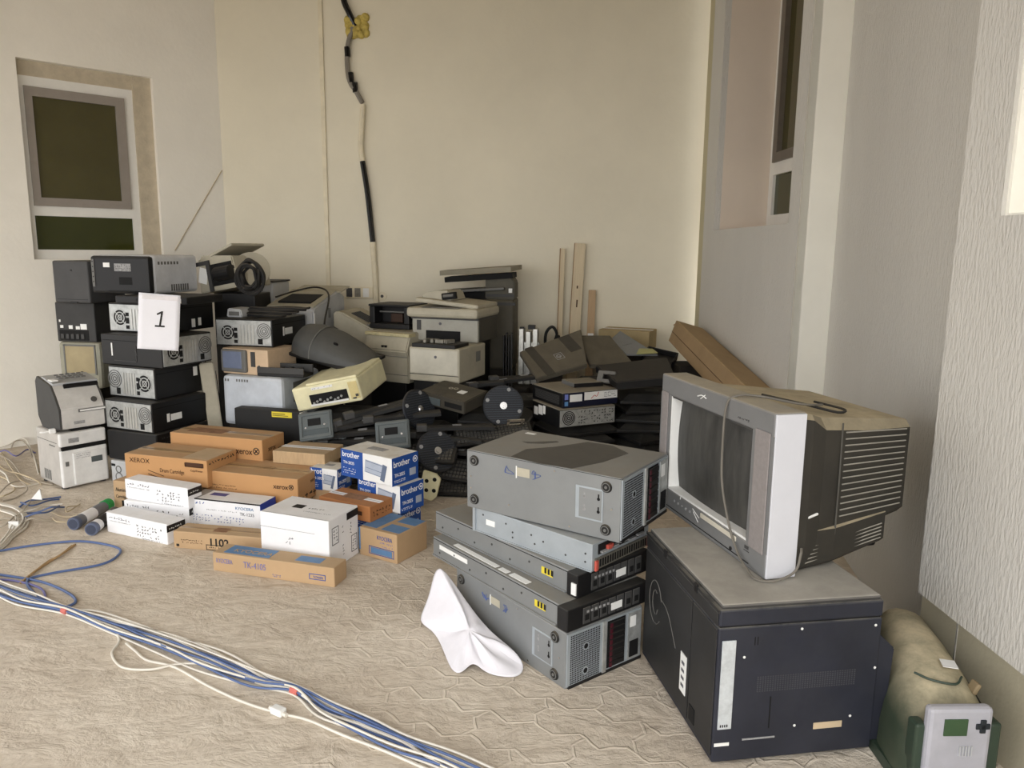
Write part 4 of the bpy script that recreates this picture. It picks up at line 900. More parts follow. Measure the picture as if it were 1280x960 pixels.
# keyboards
kb = T('keyboard', 'black computer keyboard jammed edgewise into the dark heap', 'keyboard', (0, 0, 0), 0, (.44, .15, .025), 'black keyboards in the dark heap')
kb.part('keyboard_case', black, box(-.22, .22, -.075, .075, 0, .018, .006)); kb.part('key_block', darkgrey, *[cbox((-.20+.0195*i, -.05+.024*j, .021), (.015, .018, .008), .0015) for i in range(21) for j in range(5)])
for i, (l, r_) in enumerate([((-.52, 4.13, .23), (28, 0, -6)), ((-.32, 4.16, .13), (40, 4, -12)), ((-.75, 4.13, .12), (35, -3, 3)), ((-.1, 4.22, .32), (22, -6, 8)), ((-.28, 4.14, .035), (25, 0, -5))]):
    if i == 0: kb.o.location = l; kb.o.rotation_euler = tuple(R(a) for a in r_)
    else: dup(kb.o, l, r_)
# round bases
rb = T('round_monitor_stand', 'upright round ribbed monitor base with steel screw, beside small silver computer', 'stand', (0, 0, 0), 0, (.24, .24, .02))
rb.part('disc', mat('navy_black_plastic', (26, 30, 38), .55, dust=.2), cyl((0, 0, 0), (0, 0, 1), .120, .016, 48, .117, .003), smooth=True); rb.part('ribs', mat('rib_grey', (48, 54, 62), .5), *[box(-math.sqrt(max(0, .108**2-y*y)), math.sqrt(max(0, .108**2-y*y)), y-.0025, y+.0025, .015, .019) for y in [-.10+.0133*k for k in range(16)]]); rb.part('centre_screw', chrome, cyl((0, 0, .014), (0, 0, 1), .021, .009, 22), cyl((0, 0, .022), (0, 0, 1), .012, .006, 6)); 
for a in (70, 160, 250, 340): rb.part('rubber_foot', label_grey, cyl((.098*math.cos(R(a)), .098*math.sin(R(a)), .015), (0, 0, 1), .011, .006, 14))
rb.part('neck', blackdusty, cyl((0, 0, -.20), (0, 0, 1), .03, .20, 16))
place(rb, (-.05, 4.36, .462), (74, 0, 8), None, True)
place(rb, (-.53, 4.27, .452), (68, 0, 52), 'round ribbed monitor base turned half sideways, beside dusty brown flat box')
place(rb, (-.41, 4.10, .255), (62, 0, 30), 'round ribbed monitor base sunk in shadow behind the blue toner boxes')
# E2 dusty flat box
t = T('docking_station', 'dusty brown flat box with white sticker between two round bases', 'electronics', (-.33, 4.42, .470), -32, (.32, .26, .075), rx=8, ry=6)
t.part('housing', mat('dusty_brown_plastic', (62, 58, 50), .8, dust=.7, dustcol=(96, 90, 76)), prism([(-.13, 0), (.13, 0), (.13, .06), (.09, .075), (-.13, .075)], 'x', -.16, .16, .005)); t.dec('white_sticker', 'U', .60, .38, .74, .56, label_white); t.part('ring_marks', greybeige, t.on('U', [ring((.12, .14, 0), (0, 0, 1), .010, .014, .001, 16), ring((.15, .15, 0), (0, 0, 1), .010, .014, .001, 16)])); t.part('front_hatch', slate, t.on('F', [box(.03, .15, .012, .055, 0, .006, .002)])); t.part('front_slot', hole, t.on('F', [box(.18, .30, .02, .05, 0, .002)]))
o = T('metal_bracket', 'small shiny steel bracket glinting below the upright round base', 'bracket', (.02, 4.22, .375), 15, rx=20); o.part('plate', chrome, box(-.05, .05, -.003, .003, 0, .014), box(-.05, .05, -.003, .003, .03, .044), box(-.05, -.035, -.003, .003, 0, .044), box(.03, .045, -.003, .003, 0, .044))
o = T('plastic_bracket', 'cream plastic plate with black holes behind the blue toner boxes', 'bracket', (-.445, 3.90, .05), -12, (.10, .02, .15), ry=14); o.part('plate', cream, prism([(-.05, 0), (.03, 0), (.05, .03), (.05, .13), (.02, .15), (-.05, .15)], 'y', -.01, .01, .003)); o.part('plate_holes', hole, *[cyl((x, -.0105, z), (0, -1, 0), .011, .001, 12) for (x, z) in ((-.02, .10), (.02, .12), (-.01, .05), (.03, .06))])
# small form factor computers
def sff(label, loc, yaw, dims, back):
    t = T('desktop_computer', label, 'computer', loc, yaw, dims)
    w, d, h = dims
    t.part('case', blacksheet, box(-w/2, w/2, -d/2, d/2, 0, h*.96, .004)); t.part('lid', mat('dusty_grey_lid', (132, 126, 112), .8, noise=.12, dust=.4), box(-w/2, w/2, -d/2, d/2, h*.94, h, .003))
    if back:
        t.part('back_panel', zinc, t.on('F', [box(.004, w-.004, .006, h-.008, -.001, .003)])); t.part('fan_grille', hole, t.on('F', [ring((.06, h*.5, .003), (0, 0, 1), .006+.010*k, .011+.010*k, .0012, 20) for k in range(4)])); t.marks('port_block', 'F', .32, .12, .97, .88, 5, 14, hole, 81, .6, .005)
        t.dec('sticker', 'L', .25, .35, .40, .85, label_white); t.dec('sticker', 'L', .08, .25, .22, .7, label_white); t.dec('sticker', 'L', .42, .45, .5, .9, label_white)
    else:
        t.dec('front_panel', 'F', .01, .03, .99, .97, mat('navy_gloss', (18, 22, 44), .3), .003); t.dec('sticker', 'F', .12, .38, .34, .85, label_white, .004); t.dec('wide_sticker', 'F', .38, .42, .985, .94, label_white, .004); t.dec('blue_sticker', 'F', .03, .55, .09, .9, mat('violet_sticker', (116, 128, 196), .4), .004); t.dec('blue_sticker', 'F', .03, .14, .09, .42, mat('cyan_sticker', (92, 140, 190), .4), .004); t.part('red_scribble', red, t.on('F', [tube([(w*.5, h*.5, .005), (w*.56, h*.7, .005), (w*.6, h*.62, .005), (w*.64, h*.9, .005)], .0018, 5)])); t.marks('printed_text', 'F', .74, .5, .96, .88, 3, 10, inkgrey, 82, .8, .0052); vents(t, 'L', .1, .2, .9, .8, 6, darkgrey, False)
    return t
sff('small desktop computer with silver back outward, below the stickered one', (.363, 4.46, .362), 26, (.372, .33, .108), True)
sff('small desktop computer with white stickers on its front, atop another', (.372, 4.50, .471), 27.5, (.375, .352, .088), False)
t = T('disc_drive', 'slim grey drive lying on the stickered small computer', 'electronics', (.42, 4.55, .5595), 22, (.19, .17, .026)); t.part('housing', midgrey, box(-.095, .095, -.085, .085, 0, .022, .002)); t.part('top_plate', mat('dusty_grey_lid', (132, 126, 112), .8), box(-.09, .09, -.08, .08, .022, .0255)); t.dec('front_bezel', 'F', .0, .05, 1, .9, black, .003)
# E6 dusty screens and panels
def panel(name, label, quad, th, m, cat):
    """flat slab whose outer face has the four corners quad (anticlockwise seen from outside)"""
    Q = [Vector(q) for q in quad]; n = (Q[1]-Q[0]).cross(Q[3]-Q[0]).normalized(); c = sum(Q, Vector())/4
    t = T(name, label, cat, c)
    ex = ((Q[1]-Q[0])+(Q[2]-Q[3])).normalized(); ey = n.cross(ex).normalized()
    t.o.rotation_euler = Matrix((ex, ey, n)).transposed().to_euler()
    L = [((q-c).dot(ex), (q-c).dot(ey)) for q in Q]
    t.part('panel_body', m, prism(L, 'z', -th, 0, .004)); t.L = L
    t.w = max(p[0] for p in L)-min(p[0] for p in L); t.d = max(p[1] for p in L)-min(p[1] for p in L); t.h = 0
    return t
taupe = mat('dusty_taupe_plastic', (92, 86, 74), .8, noise=.18, dust=.3, dustcol=(112, 104, 86))
taupe2 = mat('dark_taupe_stripe', (66, 62, 54), .8, noise=.15)
t = panel('dusty_monitor', 'dusty taupe monitor back with pale logo, leaning above the small computers', [(.153, 4.70, .569), (.473, 4.80, .643), (.457, 5.14, .838), (.045, 4.96, .70)], .035, taupe, 'monitor')
t.dec('dark_stripe', 'U', .20, .04, .32, .96, taupe2); t.dec('dark_stripe', 'U', .70, .45, .86, .96, taupe2); t.part('logo_mark', label_grey, t.on('U', [ring((t.w*.52, t.d*.45, 0), (0, 0, 1), .013, .017, .0015, 20)])); t.txt('U', .495, .42, .024, 'hp', label_grey); frame_marks(t, 'U', .47, .36, .58, .54, label_grey)
t = panel('dusty_monitor', 'second dusty taupe monitor back, behind and beside the one with a logo', [(.50, 4.86, .635), (.80, 4.90, .645), (.66, 5.22, .765), (.43, 5.16, .79)], .03, taupe, 'monitor')
t = panel('plastic_sheet', 'bluish grey flat sheet leaning behind the black flat panel', [(.75, 5.04, .678), (.975, 5.08, .685), (.765, 5.46, .785), (.675, 5.28, .755)], .012, mat('blue_grey_sheet', (128, 130, 132), .6, noise=.06), 'panel'); t.marks('printed_text', 'U', .3, .45, .62, .55, 1, 12, inkgrey, 84, .9)
t = panel('plastic_sheet', 'small yellowish plastic piece lying on the bluish grey sheet', [(.815, 5.02, .686), (.965, 5.05, .692), (.94, 5.12, .712), (.85, 5.12, .712)], .006, mat('yellow_green_plastic', (168, 166, 112), .6), 'panel')
t = panel('plastic_sheet', 'black flat screen with dusty top lying next to the television', [(.60, 4.34, .615), (.93, 4.34, .655), (.98, 4.84, .685), (.53, 4.80, .640)], .05, mat('dusty_black_screen', (52, 48, 42), .85, noise=.15, nscale=20), 'monitor'); t.part('black_edge', black, prism([(x*1.012, y*1.012) for x, y in t.L], 'z', -.045, -.006))
t = T('plastic_bracket', 'grey plastic bracket with square hole between taupe monitor and black screen', 'bracket', (.555, 4.52, .575), -28, (.10, .02, .07), rx=-30); t.part('plate', midgrey, box(-.055, -.02, -.01, .01, 0, .075, .003), box(.02, .055, -.01, .01, 0, .075, .003), box(-.02, .02, -.01, .01, 0, .022), box(-.02, .02, -.01, .01, .055, .075))
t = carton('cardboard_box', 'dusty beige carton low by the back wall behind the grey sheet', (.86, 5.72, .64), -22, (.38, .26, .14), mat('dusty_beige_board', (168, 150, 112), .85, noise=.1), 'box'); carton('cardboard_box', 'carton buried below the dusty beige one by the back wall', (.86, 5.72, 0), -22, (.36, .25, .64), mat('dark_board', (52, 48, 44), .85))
t = T('plastic_tray', 'black plastic tray tipped between beige carton and long carton', 'tray', (1.03, 5.34, .60), -20, (.22, .2, .03), rx=12, ry=10); t.part('tray_floor', black, box(-.11, .11, -.10, .10, 0, .012, .003)); t.part('tray_wall', black, box(-.11, .11, .088, .10, .01, .05, .003), box(-.11, -.10, -.10, .10, .01, .05, .003), box(.10, .11, -.10, .10, .01, .05, .003))
# long carton on the right
t = T('long_carton', 'long brown carton slanting down along the ribbed wall', 'box', (1.236, 4.68, .593), 5.5, (.205, 1.48, .155), rx=9, ry=16)
t.part('carton_body', mat('dull_kraft_board', (160, 134, 100), .85, noise=.12, nscale=4, dust=.4, dustcol=(172, 150, 112)), box(-.1025, .1025, -.74, .74, 0, .155, .006)); t.dec('flap_seam', 'L', .0, .46, 1, .48, inkbrown); t.dec('torn_edge', 'U', .0, .02, .04, .98, mat('torn_board', (186, 160, 120), .9, noise=.2, nscale=30)); t.part('loose_flap', kraft2, box(-.09, .09, .74, .80, .12, .126, 0, 2, (R(-30), 0, 0)))  # duller brown board than the other cartons
carton('cardboard_box', 'carton standing hidden beneath far end of the long slanting carton', (1.19, 5.20, 0), 4, (.16, .26, .60), mat('dark_board', (52, 48, 44), .85), tp=False)
carton('cardboard_box', 'carton standing hidden beneath near end of the long slanting carton', (1.285, 4.06, 0), 4, (.18, .16, .455), mat('dark_board', (52, 48, 44), .85), tp=False)
# heat sinks etc.
t = T('cooling_block', 'upright ribbed aluminium block by the back wall between copier and boards', 'metal part', (.12, 5.50, .40), -8, (.15, .10, .42)); t.part('fin_column', alu, *[box(-.07+.05*k, -.035+.05*k, -.05, .05, 0, .40-.02*(k % 2), .003) for k in range(3)], box(-.075, .075, -.02, .03, 0, .3)); t.part('dark_clip', black, cbox((.02, -.02, .41), (.05, .05, .03)), cbox((-.05, -.02, .40), (.03, .04, .02)))
carton('cardboard_box', 'carton hidden below the ribbed aluminium block', (.12, 5.50, 0), -8, (.30, .20, .40), mat('dark_board', (52, 48, 44), .85), tp=False)
t = T('black_fins', 'dark finned plate standing beside the ribbed aluminium block', 'metal part', (-.025, 5.36, .40), -8, (.08, .08, .38)); t.part('fins', black, *[box(-.036+.018*k, -.028+.018*k, -.03, .03, 0, .36+.02*(k % 2)) for k in range(4)]); carton('cardboard_box', 'carton hidden below the dark finned plate', (.03, 5.30, 0), -8, (.16, .12, .40), mat('dark_board', (52, 48, 44), .85), tp=False)
t = T('cable_coil', 'small black cable loop behind the taupe monitor, near leaning boards', 'cable', (.29, 5.62, .62), 0); t.part('cable_loop', rubber, tube([(-.05, 0, 0), (-.045, 0, .13), (0, 0, .18), (.035, 0, .13), (.02, .01, .07), (.05, .02, .11), (.05, .02, .05)], .011, 8), smooth=True); t.part('plug', black, cbox((.05, .02, .03), (.03, .03, .05), .005)); carton('cardboard_box', 'carton hidden below the small black cable loop', (.29, 5.62, 0), 0, (.16, .14, .62), mat('dark_board', (52, 48, 44), .85), tp=False)

# ------------------------------------------------------------------ servers
def tower_server(label, loc, yaw, dims, seed, rx=0):
    t = T('tower_server', label, 'server', loc, yaw, dims, None, rx)
    w, d, h = dims
    t.part('chassis', steel, box(-w/2, w/2, -d/2, d/2, 0, h, .003))
    t.part('black_skid', black, box(w/2-.03, w/2+.006, -d/2+.01, d/2, .0, .010))
    for u in (.055, .918):
        for v in (.16, .83):
            c = (u*w, v*h, 0)
            f = t.part('foot', rubber, t.on('F', [cyl(c, (0, 0, 1), .019, .006, 24, .017)])); t.part('foot_ring', midgrey, t.on('F', [ring((c[0], c[1], .005), (0, 0, 1), .012, .0145, .0025, 22), cyl((c[0], c[1], .005), (0, 0, 1), .005, .003, 12)]), parent=f)
    lp = t.part('latch_plate', bluesteel, t.on('F', [box(.735*w, .90*w, .26*h, .78*h, -.001, .003, .0015)]))
    t.part('latch_recess', steel, t.on('F', [box(.758*w, .893*w, .29*h, .75*h, .002, .0036)]), parent=lp)
    for u in (.79, .875):
        for v in (.42, .62): t.part('keyhole', hole if u > .8 else label_grey, t.on('F', [cyl((u*w, v*h, .003), (0, 0, 1), .0055, .001, 12), box(u*w-.0025, u*w+.0025, v*h, v*h+.016, .003, .004)]), parent=lp)
    t.part('paper_window', greybeige, t.on('F', [box(.35*w, .44*w, .72*h, .86*h, 0, .0012)])); t.part('window_edge', label_white, t.on('F', [box(.348*w, .354*w, .68*h, .88*h, 0, .0016)]))
    rnd = random.Random(seed)
    def scrib(u0, u1):
        pts = [(rnd.uniform(u0, u1)*w, rnd.uniform(.70, .86)*h, .0012) for _ in range(9)]
        return t.on('F', [tube(pts, .0011, 4, 4)])
    t.part('pen_scribble', mat('faded_pen', (78, 96, 150), .6), scrib(.27, .335), scrib(.45, .52))
    for (u, v) in ((.03, .55), (.03, .35), (.7, .08), (.6, .92), (.3, .2), (.95, .5)): t.part('screw', chrome, t.on('F', [cyl((u*w, v*h, 0), (0, 0, 1), .0035, .0015, 10)]))
    # front with mesh and drive bays
    mg = t.part('front_frame', bluesteel, t.on('R', [box(.01*d, .99*d, .04*h, .97*h, 0, .004)]))
    t.part('mesh_holes', hole, t.on('R', [box((.05+.021*i)*d, (.062+.021*i)*d, (.07+.038*j)*h, (.092+.038*j)*h, .0035, .005) for i in range(18) for j in range(23)]), parent=mg)
    for v in (.66, .22):
        t.part('round_port', bluesteel, t.on('R', [ring((.24*d, v*h, .004), (0, 0, 1), .009, .013, .002, 18)]), parent=mg); t.part('port_hole', hole, t.on('R', [cyl((.24*d, v*h, .004), (0, 0, 1), .009, .0016, 18)]), parent=mg)
    t.part('silver_rail', zinc, t.on('R', [box(.45*d, .50*d, .04*h, .97*h, .003, .010, .002)]), parent=mg)
    cage = t.part('drive_cage', hole, t.on('R', [box(.52*d, .76*d, .08*h, .94*h, .003, .005)]))
    for k in range(8):
        v = .10+k*.104
        t.part('drive_tray', black, t.on('R', [box(.54*d, .74*d, v*h, (v+.085)*h, .004, .011, .002)]), parent=cage); t.part('drive_latch', maroon, t.on('R', [box(.54*d, .57*d, v*h, (v+.08)*h, .010, .0125)]), parent=cage)
    t.part('side_column', zinc, t.on('R', [box(.80*d, .97*d, .08*h, .94*h, .003, .007)])); t.dec('white_label', 'R', .82, .68, .90, .88, label_white, .008); t.part('dark_bay', hole, t.on('R', [box(.82*d, .94*d, .12*h, .42*h, .006, .009)]))
    return t
tower_server('silver tower server lying on its side at the bottom of the server pile', (.122, 2.545, 0), -52.6, (.613, .335, .189), 3)
def rack_server(label, loc, yaw, dims, yellow_u, labels, bezel=True):
    t = T('rack_server', label, 'server', loc, yaw, dims)
    w, d, h = dims
    t.part('chassis', steel, box(-w/2, w/2-.035, -d/2, d/2, 0, h, .002)); t.dec('cover_seam', 'F', .0, .90, .95, .93, hole, .0008); t.part('side_rail', steel, t.on('F', [box(.0, .94*w, .0, .006, 0, .004)]))
    bz = t.part('front_bezel', black, box(w/2-.037, w/2+.012, -d/2-.008, d/2, 0, h, .004))
    for k in range(7): t.part('drive_bay', darkgrey, t.on('R', [box((.16+k*.105)*d, (.25+k*.105)*d, .14*h, .86*h, .011, .015, .002)]), parent=bz); t.part('bay_slot', hole, t.on('R', [box((.18+k*.105)*d, (.23+k*.105)*d, .3*h, .55*h, .0145, .016)]), parent=bz)
    t.part('status_row', label_grey, t.on('R', [box((.20+k*.05)*d, (.225+k*.05)*d, .62*h, .72*h, .015, .0165) for k in range(6)]), parent=bz)
    t.part('white_tag', label_white, t.on('R', [box(.50*d, .64*d, .3*h, .62*h, .015, .017)]), parent=bz)
    yl = t.dec('yellow_label', 'F', yellow_u, .36, yellow_u+.07, .66, yellow); t.part('label_print', inkblack, t.on('F', [box((yellow_u+.02+.02*k)*w, (yellow_u+.032+.02*k)*w, .42*h, .66*h, .001, .0022) for k in range(3)]), parent=yl)
    for (f, a, b, c, e) in labels: t.dec('label_strip', f, a, b, c, e, label_white)
    for k in range(6): t.part('rivet', darkgrey, t.on('F', [cyl(((.06+.13*k)*w, (.3+.3*((k*3) % 2))*h, 0), (0, 0, 1), .004, .0016, 10)]))
    return t
rack_server('flat grey rack server with paper strips lying on the bottom tower server', (.080, 2.62, .190), -51.6, (.76, .357, .075), .80, [('F', .06, .52, .30, .74), ('U', .16, .03, .50, .09), ('U', .52, .03, .58, .09), ('U', .6, .03, .72, .10)])
t = rack_server('flat grey rack server with yellow label, second from below in the server pile', (.088, 2.69, .2665), -49.1, (.768, .34, .079), .79, [])
t.part('barcode_tag', label_white, t.on('F', [box(t.w-.012, t.w+.008, .01, t.h*.62, .008, .012)]))
t = T('rack_server', 'pale blue open server chassis with red latches under the big grey server', 'server', (.172, 2.60, .346), -43, (.537, .32, .092))
w, d, h = t.w, t.d, t.h
t.part('chassis', bluesteel, box(-w/2, w/2, -d/2, d/2, 0, h, .002)); t.part('front_lip', bluesteel, t.on('F', [box(0, .012, 0, h, 0, .006), box(0, w, 0, .004, 0, .004)])); t.part('front_frame', dirtyzinc, t.on('R', [box(.01, d-.01, .006, h*.45, 0, .008)])); t.part('mesh_holes', hole, t.on('R', [box(.03+.0135*k, .038+.0135*k, .012, h*.4, .0075, .009) for k in range(20)])); t.part('upper_gap', hole, t.on('R', [box(.03, d-.03, h*.55, h*.92, 0, .002)])); t.part('cross_wires', label_grey, t.on('R', [box(.04+.05*k, .08+.05*k, h*.6+.003*(k % 3), h*.66+.003*(k % 3), 0, .012) for k in range(5)]))
for u in (.0, .93): t.part('red_latch', red, t.on('R', [box(u*d+.004, u*d+.018, .004, h*.42, .006, .014, .002)]))
t.part('red_handle', red, t.on('R', [box(.07, .10, h*.62, h*.8, .001, .012, .002)])); t.dec('white_label', 'F', .12, .40, .20, .62, label_white)
for (u, v) in ((.09, .75), (.3, .7), (.36, .45), (.36, .25), (.52, .6), (.62, .5), (.8, .3), (.95, .6), (.95, .3), (.55, .3)): t.part('rivet', darkgrey, t.on('F', [cyl((u*w, v*h, 0), (0, 0, 1), .0035, .0012, 10)]))
t = tower_server('big dusty grey tower server on its side, topmost in the server pile', (.195, 2.62, .445), -34.2, (.604, .36, .212), 8, rx=.6)
w, d, h = t.w, t.d, t.h
clean = mat('wiped_dark_steel', (86, 84, 80), .55, .3, noise=.12, nscale=9)
t.part('wiped_patch', clean, prism([(-.12, -.17), (.0, -.185), (.12, -.175), (.17, -.05), (.19, .10), (.10, .16), (.0, .155), (-.06, .03), (-.13, -.06)], 'z', h-.0005, h+.0008)); t.part('wiped_streak', clean, prism([(-.20, .02), (-.17, .035), (-.10, .10), (-.085, .09), (-.12, .04), (-.17, .01)], 'z', h-.0005, h+.0008)); t.part('paper_tag', label_white, prism([(-.26, .13), (-.22, .13), (-.22, .15), (-.26, .15)], 'z', h-.0005, h+.0008)); t.part('cover_edge', hole, t.on('F', [box(0, w, h-.004, h-.0025, 0, .0008)]))

# white cloth bag on the floor against the lowest server
cl = [(-.342, 2.621, .004), (-.275, 2.56, .012), (-.229, 2.448, .006), (-.187, 2.285, .004), (-.150, 2.275, .006), (-.118, 2.325, .03), (-.078, 2.284, .004), (-.02, 2.255, .010), (.033, 2.262, .004), (.056, 2.312, .012), (.020, 2.355, .045), (-.035, 2.415, .055), (-.085, 2.475, .07), (-.150, 2.565, .11), (-.215, 2.655, .160), (-.262, 2.70, .195), (-.285, 2.70, .16), (-.30, 2.665, .07)]
def cloth(bm):
    ce = Vector((-.135, 2.42, .085)); n = len(cl); rings = []
    rnd = random.Random(4)
    for k in range(7):
        f = 1-k/7
        rr = []
        for i, p in enumerate(cl):
            q = ce.lerp(Vector(p), f); fold = .024*math.sin(i*2.6+k*.5)*(1-abs(2*f-1))**.7
            q.z = max(.003, q.z+fold); rr.append(bm.verts.new(q))
        rings.append(rr)
    for a, b in zip(rings, rings[1:]):
        for i in range(n): bm.faces.new((a[i], a[(i+1) % n], b[(i+1) % n], b[i]))
    bm.faces.new(rings[-1]); bmesh.ops.recalc_face_normals(bm, faces=bm.faces)
o = mesh_obj('cloth_bag', mat('white_cloth', (232, 230, 236), .9, noise=.04, bump=.25, bscale=14), [cloth], smooth=True)
md = o.modifiers.new('sub', 'SUBSURF'); md.levels = 1; md.render_levels = 2
md = o.modifiers.new('thick', 'SOLIDIFY'); md.thickness = .003; md.offset = 1
setp(o, 'crumpled white cloth bag lying on the paving against lowest server', 'bag')

# ------------------------------------------------------------------ office copier and television
navy = mat('navy_black_painted_steel', (33, 36, 48), .55, noise=.22, nscale=6, dust=.6, dustcol=(140, 136, 124))
navyside = mat('charcoal_side_panel', (38, 38, 39), .55, noise=.3, nscale=4, dust=.5, dustcol=(130, 126, 116))
t = T('office_copier', 'low black office copier under the television, scuffed side panels and silver strip', 'copier', (.723, 2.161, 0), 9.1, (.461, .571, .457))
w, d, h = t.w, t.d, t.h
t.part('body', navy, box(-w/2, w/2, -d/2, d/2, .012, h*.865, .004)); t.part('upper_body', navy, box(-w/2, w/2, -d/2, d/2, h*.872, h-.012, .005)); t.part('seam_core', hole, box(-w/2+.004, w/2-.004, -d/2+.004, d/2-.004, h*.85, h*.88))
t.part('side_panel', navyside, t.on('L', [box(.01, d*.70, .03, h*.855, 0, .004, .002), box(d*.71, d-.006, .03, h*.855, 0, .004, .002), box(.01, d-.006, h*.875, h*.955, 0, .004, .002)]))
t.part('top_cover', mat('dusty_black_lid', (58, 57, 57), .6, noise=.1, dust=.95, dustcol=(172, 167, 157), dmin=.72), box(-w/2+.008, w/2-.004, -d/2+.006, d/2-.004, h-.014, h, .006)); t.part('lid_ledge', navyside, t.on('L', [box(.0, d, h*.955, h*.975, 0, .003)]))
for v in (.30, .72): t.part('hinge_clip', black, t.on('L', [box(v*d, v*d+.02, h-.03, h-.004, .001, .006, .001)]))
for sx_ in (-1, 1):
    for sy_ in (-1, 1): t.part('foot', rubber, box(sx_*.18-.02, sx_*.18+.02, sy_*.23-.02, sy_*.23+.02, 0, .0125))
t.part('metal_strip', mat('bright_zinc', (206, 212, 216), .4, .3, noise=.15, nscale=40), t.on('F', [box(.010, .048, h*.24, h*.79, 0, .004, .001)])); t.part('strip_slots', hole, t.on('F', [box(.016+.006*k, .019+.006*k, h*.255, h*.27, .0035, .005) for k in range(4)]))
t.part('vent_grid', mat('grid_dust', (70, 70, 74), .8), t.on('F', [box(.115+.0071*i, .1185+.0071*i, h*.455+.0058*j, h*.455+.003+.0058*j, 0, .001) for i in range(40) for j in range(8)]))
t.part('louvre_slots', hole, t.on('F', [box(.10, .102, h*.75, h*.80, 0, .001), box(.108, .110, h*.75, h*.80, 0, .001), box(.155, .158, .1, h*.42, 0, .001)])); t.dec('tan_label', 'F', .62, .185, .80, .225, mat('tan_paper', (196, 176, 146), .7)); t.dec('pale_strip', 'F', .01, .13, .10, .15, label_white); t.dec('bottom_slot', 'F', .18, .155, .38, .165, label_grey)
for (u, v) in ((.5, .83), (.96, .82), (.98, .55), (.5, .22), (.85, .25), (.16, .68)): t.part('paint_speck', label_white, t.on('F', [cyl((u*w, v*h, 0), (0, 0, 1), .0038, .001, 7)]))
t.part('side_bulge', navy, prism([(w/2-.01, .03), (w/2+.035, .03), (w/2+.048, .30), (w/2, .345), (w/2-.01, .345)], 'y', -d/2+.004, d/2-.02, .003)); t.dec('info_label', 'L', .60, .20, .675, .46, label_white, .006); t.part('info_print', inkgrey, t.on('L', [box(.62*d, .655*d, h*(.24+.05*k), h*(.26+.05*k), .0055, .007) for k in range(4)])); t.part('side_catch', hole, t.on('L', [box(.735*d, .80*d, h*.10, h*.20, .0035, .006)]))
sw = mat('finger_mark', (98, 96, 92), .9)
t.part('finger_smear', sw, t.on('L', [tube([(.20*d+.055*math.cos(a), h*.55+.07*math.sin(a), .004) for a in [R(q) for q in range(20, 330, 30)]], .0016, 4, 4), tube([(.20*d+.025*math.cos(a), h*.55+.04*math.sin(a), .004) for a in [R(q) for q in range(60, 380, 40)]], .0014, 4, 4), tube([(.30*d, h*.62, .004), (.40*d, h*.58, .004), (.52*d, h*.42, .004)], .0014, 4, 4)]))

silver = mat('dull_silver_plastic', (122, 123, 124), .45, .15, noise=.08, dust=.95, dustcol=(176, 166, 146), dmin=.45)
silver_lt = mat('pale_silver_plastic', (205, 206, 212), .4, noise=.03)
speaker = mat('rosy_grey_grille', (140, 134, 132), .6, noise=.1, nscale=60)
t = T('crt_television', 'silver tube television covered with dust, standing on the low black copier', 'television', (.660, 2.350, .4575), -75.6, (.696, .09, .472))
w, d, h = t.w, t.d, t.h
u0, u1, v0, v1 = .115, .85, .165, .855
x0, x1, z0, z1 = -w/2+u0*w, -w/2+u1*w, v0*h, v1*h
y0 = -.045
t.part('bezel', silver, box(-w/2, w/2, y0, .05, z1, h, .006), box(-w/2, w/2, y0, .05, 0, z0, .006), box(-w/2, x0, y0, .05, z0-.004, z1+.004, .0), box(x1, w/2, y0, .05, z0-.004, z1+.004, .0))
t.part('side_trim', silver_lt, box(w/2-.004, w/2+.004, y0+.002, .049, .004, h-.004, .002)); t.part('speaker_grille', speaker, t.on('F', [box(.014, .060, z0-.01, z1+.01, 0, .004, .002)])); t.part('speaker_grille', speaker, t.on('F', [box(w-.086, w-.014, z0-.01, z1+.01, 0, .004, .002)]))
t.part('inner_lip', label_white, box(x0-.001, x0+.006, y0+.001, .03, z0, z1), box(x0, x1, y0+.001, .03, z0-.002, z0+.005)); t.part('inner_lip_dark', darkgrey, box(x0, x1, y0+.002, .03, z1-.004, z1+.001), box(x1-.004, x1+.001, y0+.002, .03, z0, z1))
scr = mat('dusty_tube_screen', (66, 65, 62), .5, noise=.5, nscale=3, streak=(6, 6, 1.2))
def screen(bm):
    nx, nz = 12, 10; V = []
    for j in range(nz+1):
        r_ = []
        for i in range(nx+1):
            a = i/nx*2-1; b = j/nz*2-1; r_.append(bm.verts.new((x0+(a+1)/2*(x1-x0), -.028+.026*(a*a+b*b)/2, z0+(b+1)/2*(z1-z0))))
        V.append(r_)
    for j in range(nz):
        for i in range(nx): bm.faces.new((V[j][i], V[j][i+1], V[j+1][i+1], V[j+1][i]))
t.part('screen', scr, screen, smooth=True); t.part('tube_back', hole, box(x0-.01, x1+.01, .03, .05, z0-.01, z1+.01))
t.part('light_bar', mat('cream_bar', (206, 200, 184), .4), t.on('F', [box(.47*w, .78*w, .115*h, .148*h, 0, .004, .002)])); t.part('control_buttons', label_grey, t.on('F', [cyl((.20*w+.028*k, .10*h, 0), (0, 0, 1), .0045, .003, 10) for k in range(5)])); t.part('scratched_mark', label_white, t.on('F', [box(.385*w, .455*w, .115*h, .120*h, 0, .001, 0, 2, (0, 0, R(-20))), box(.39*w, .45*w, .09*h, .094*h, 0, .001, 0, 2, (0, 0, R(-35))), box(.26*w, .265*w, .14*h, .18*h, 0, .001, 0, 2, (0, 0, R(-15)))]))
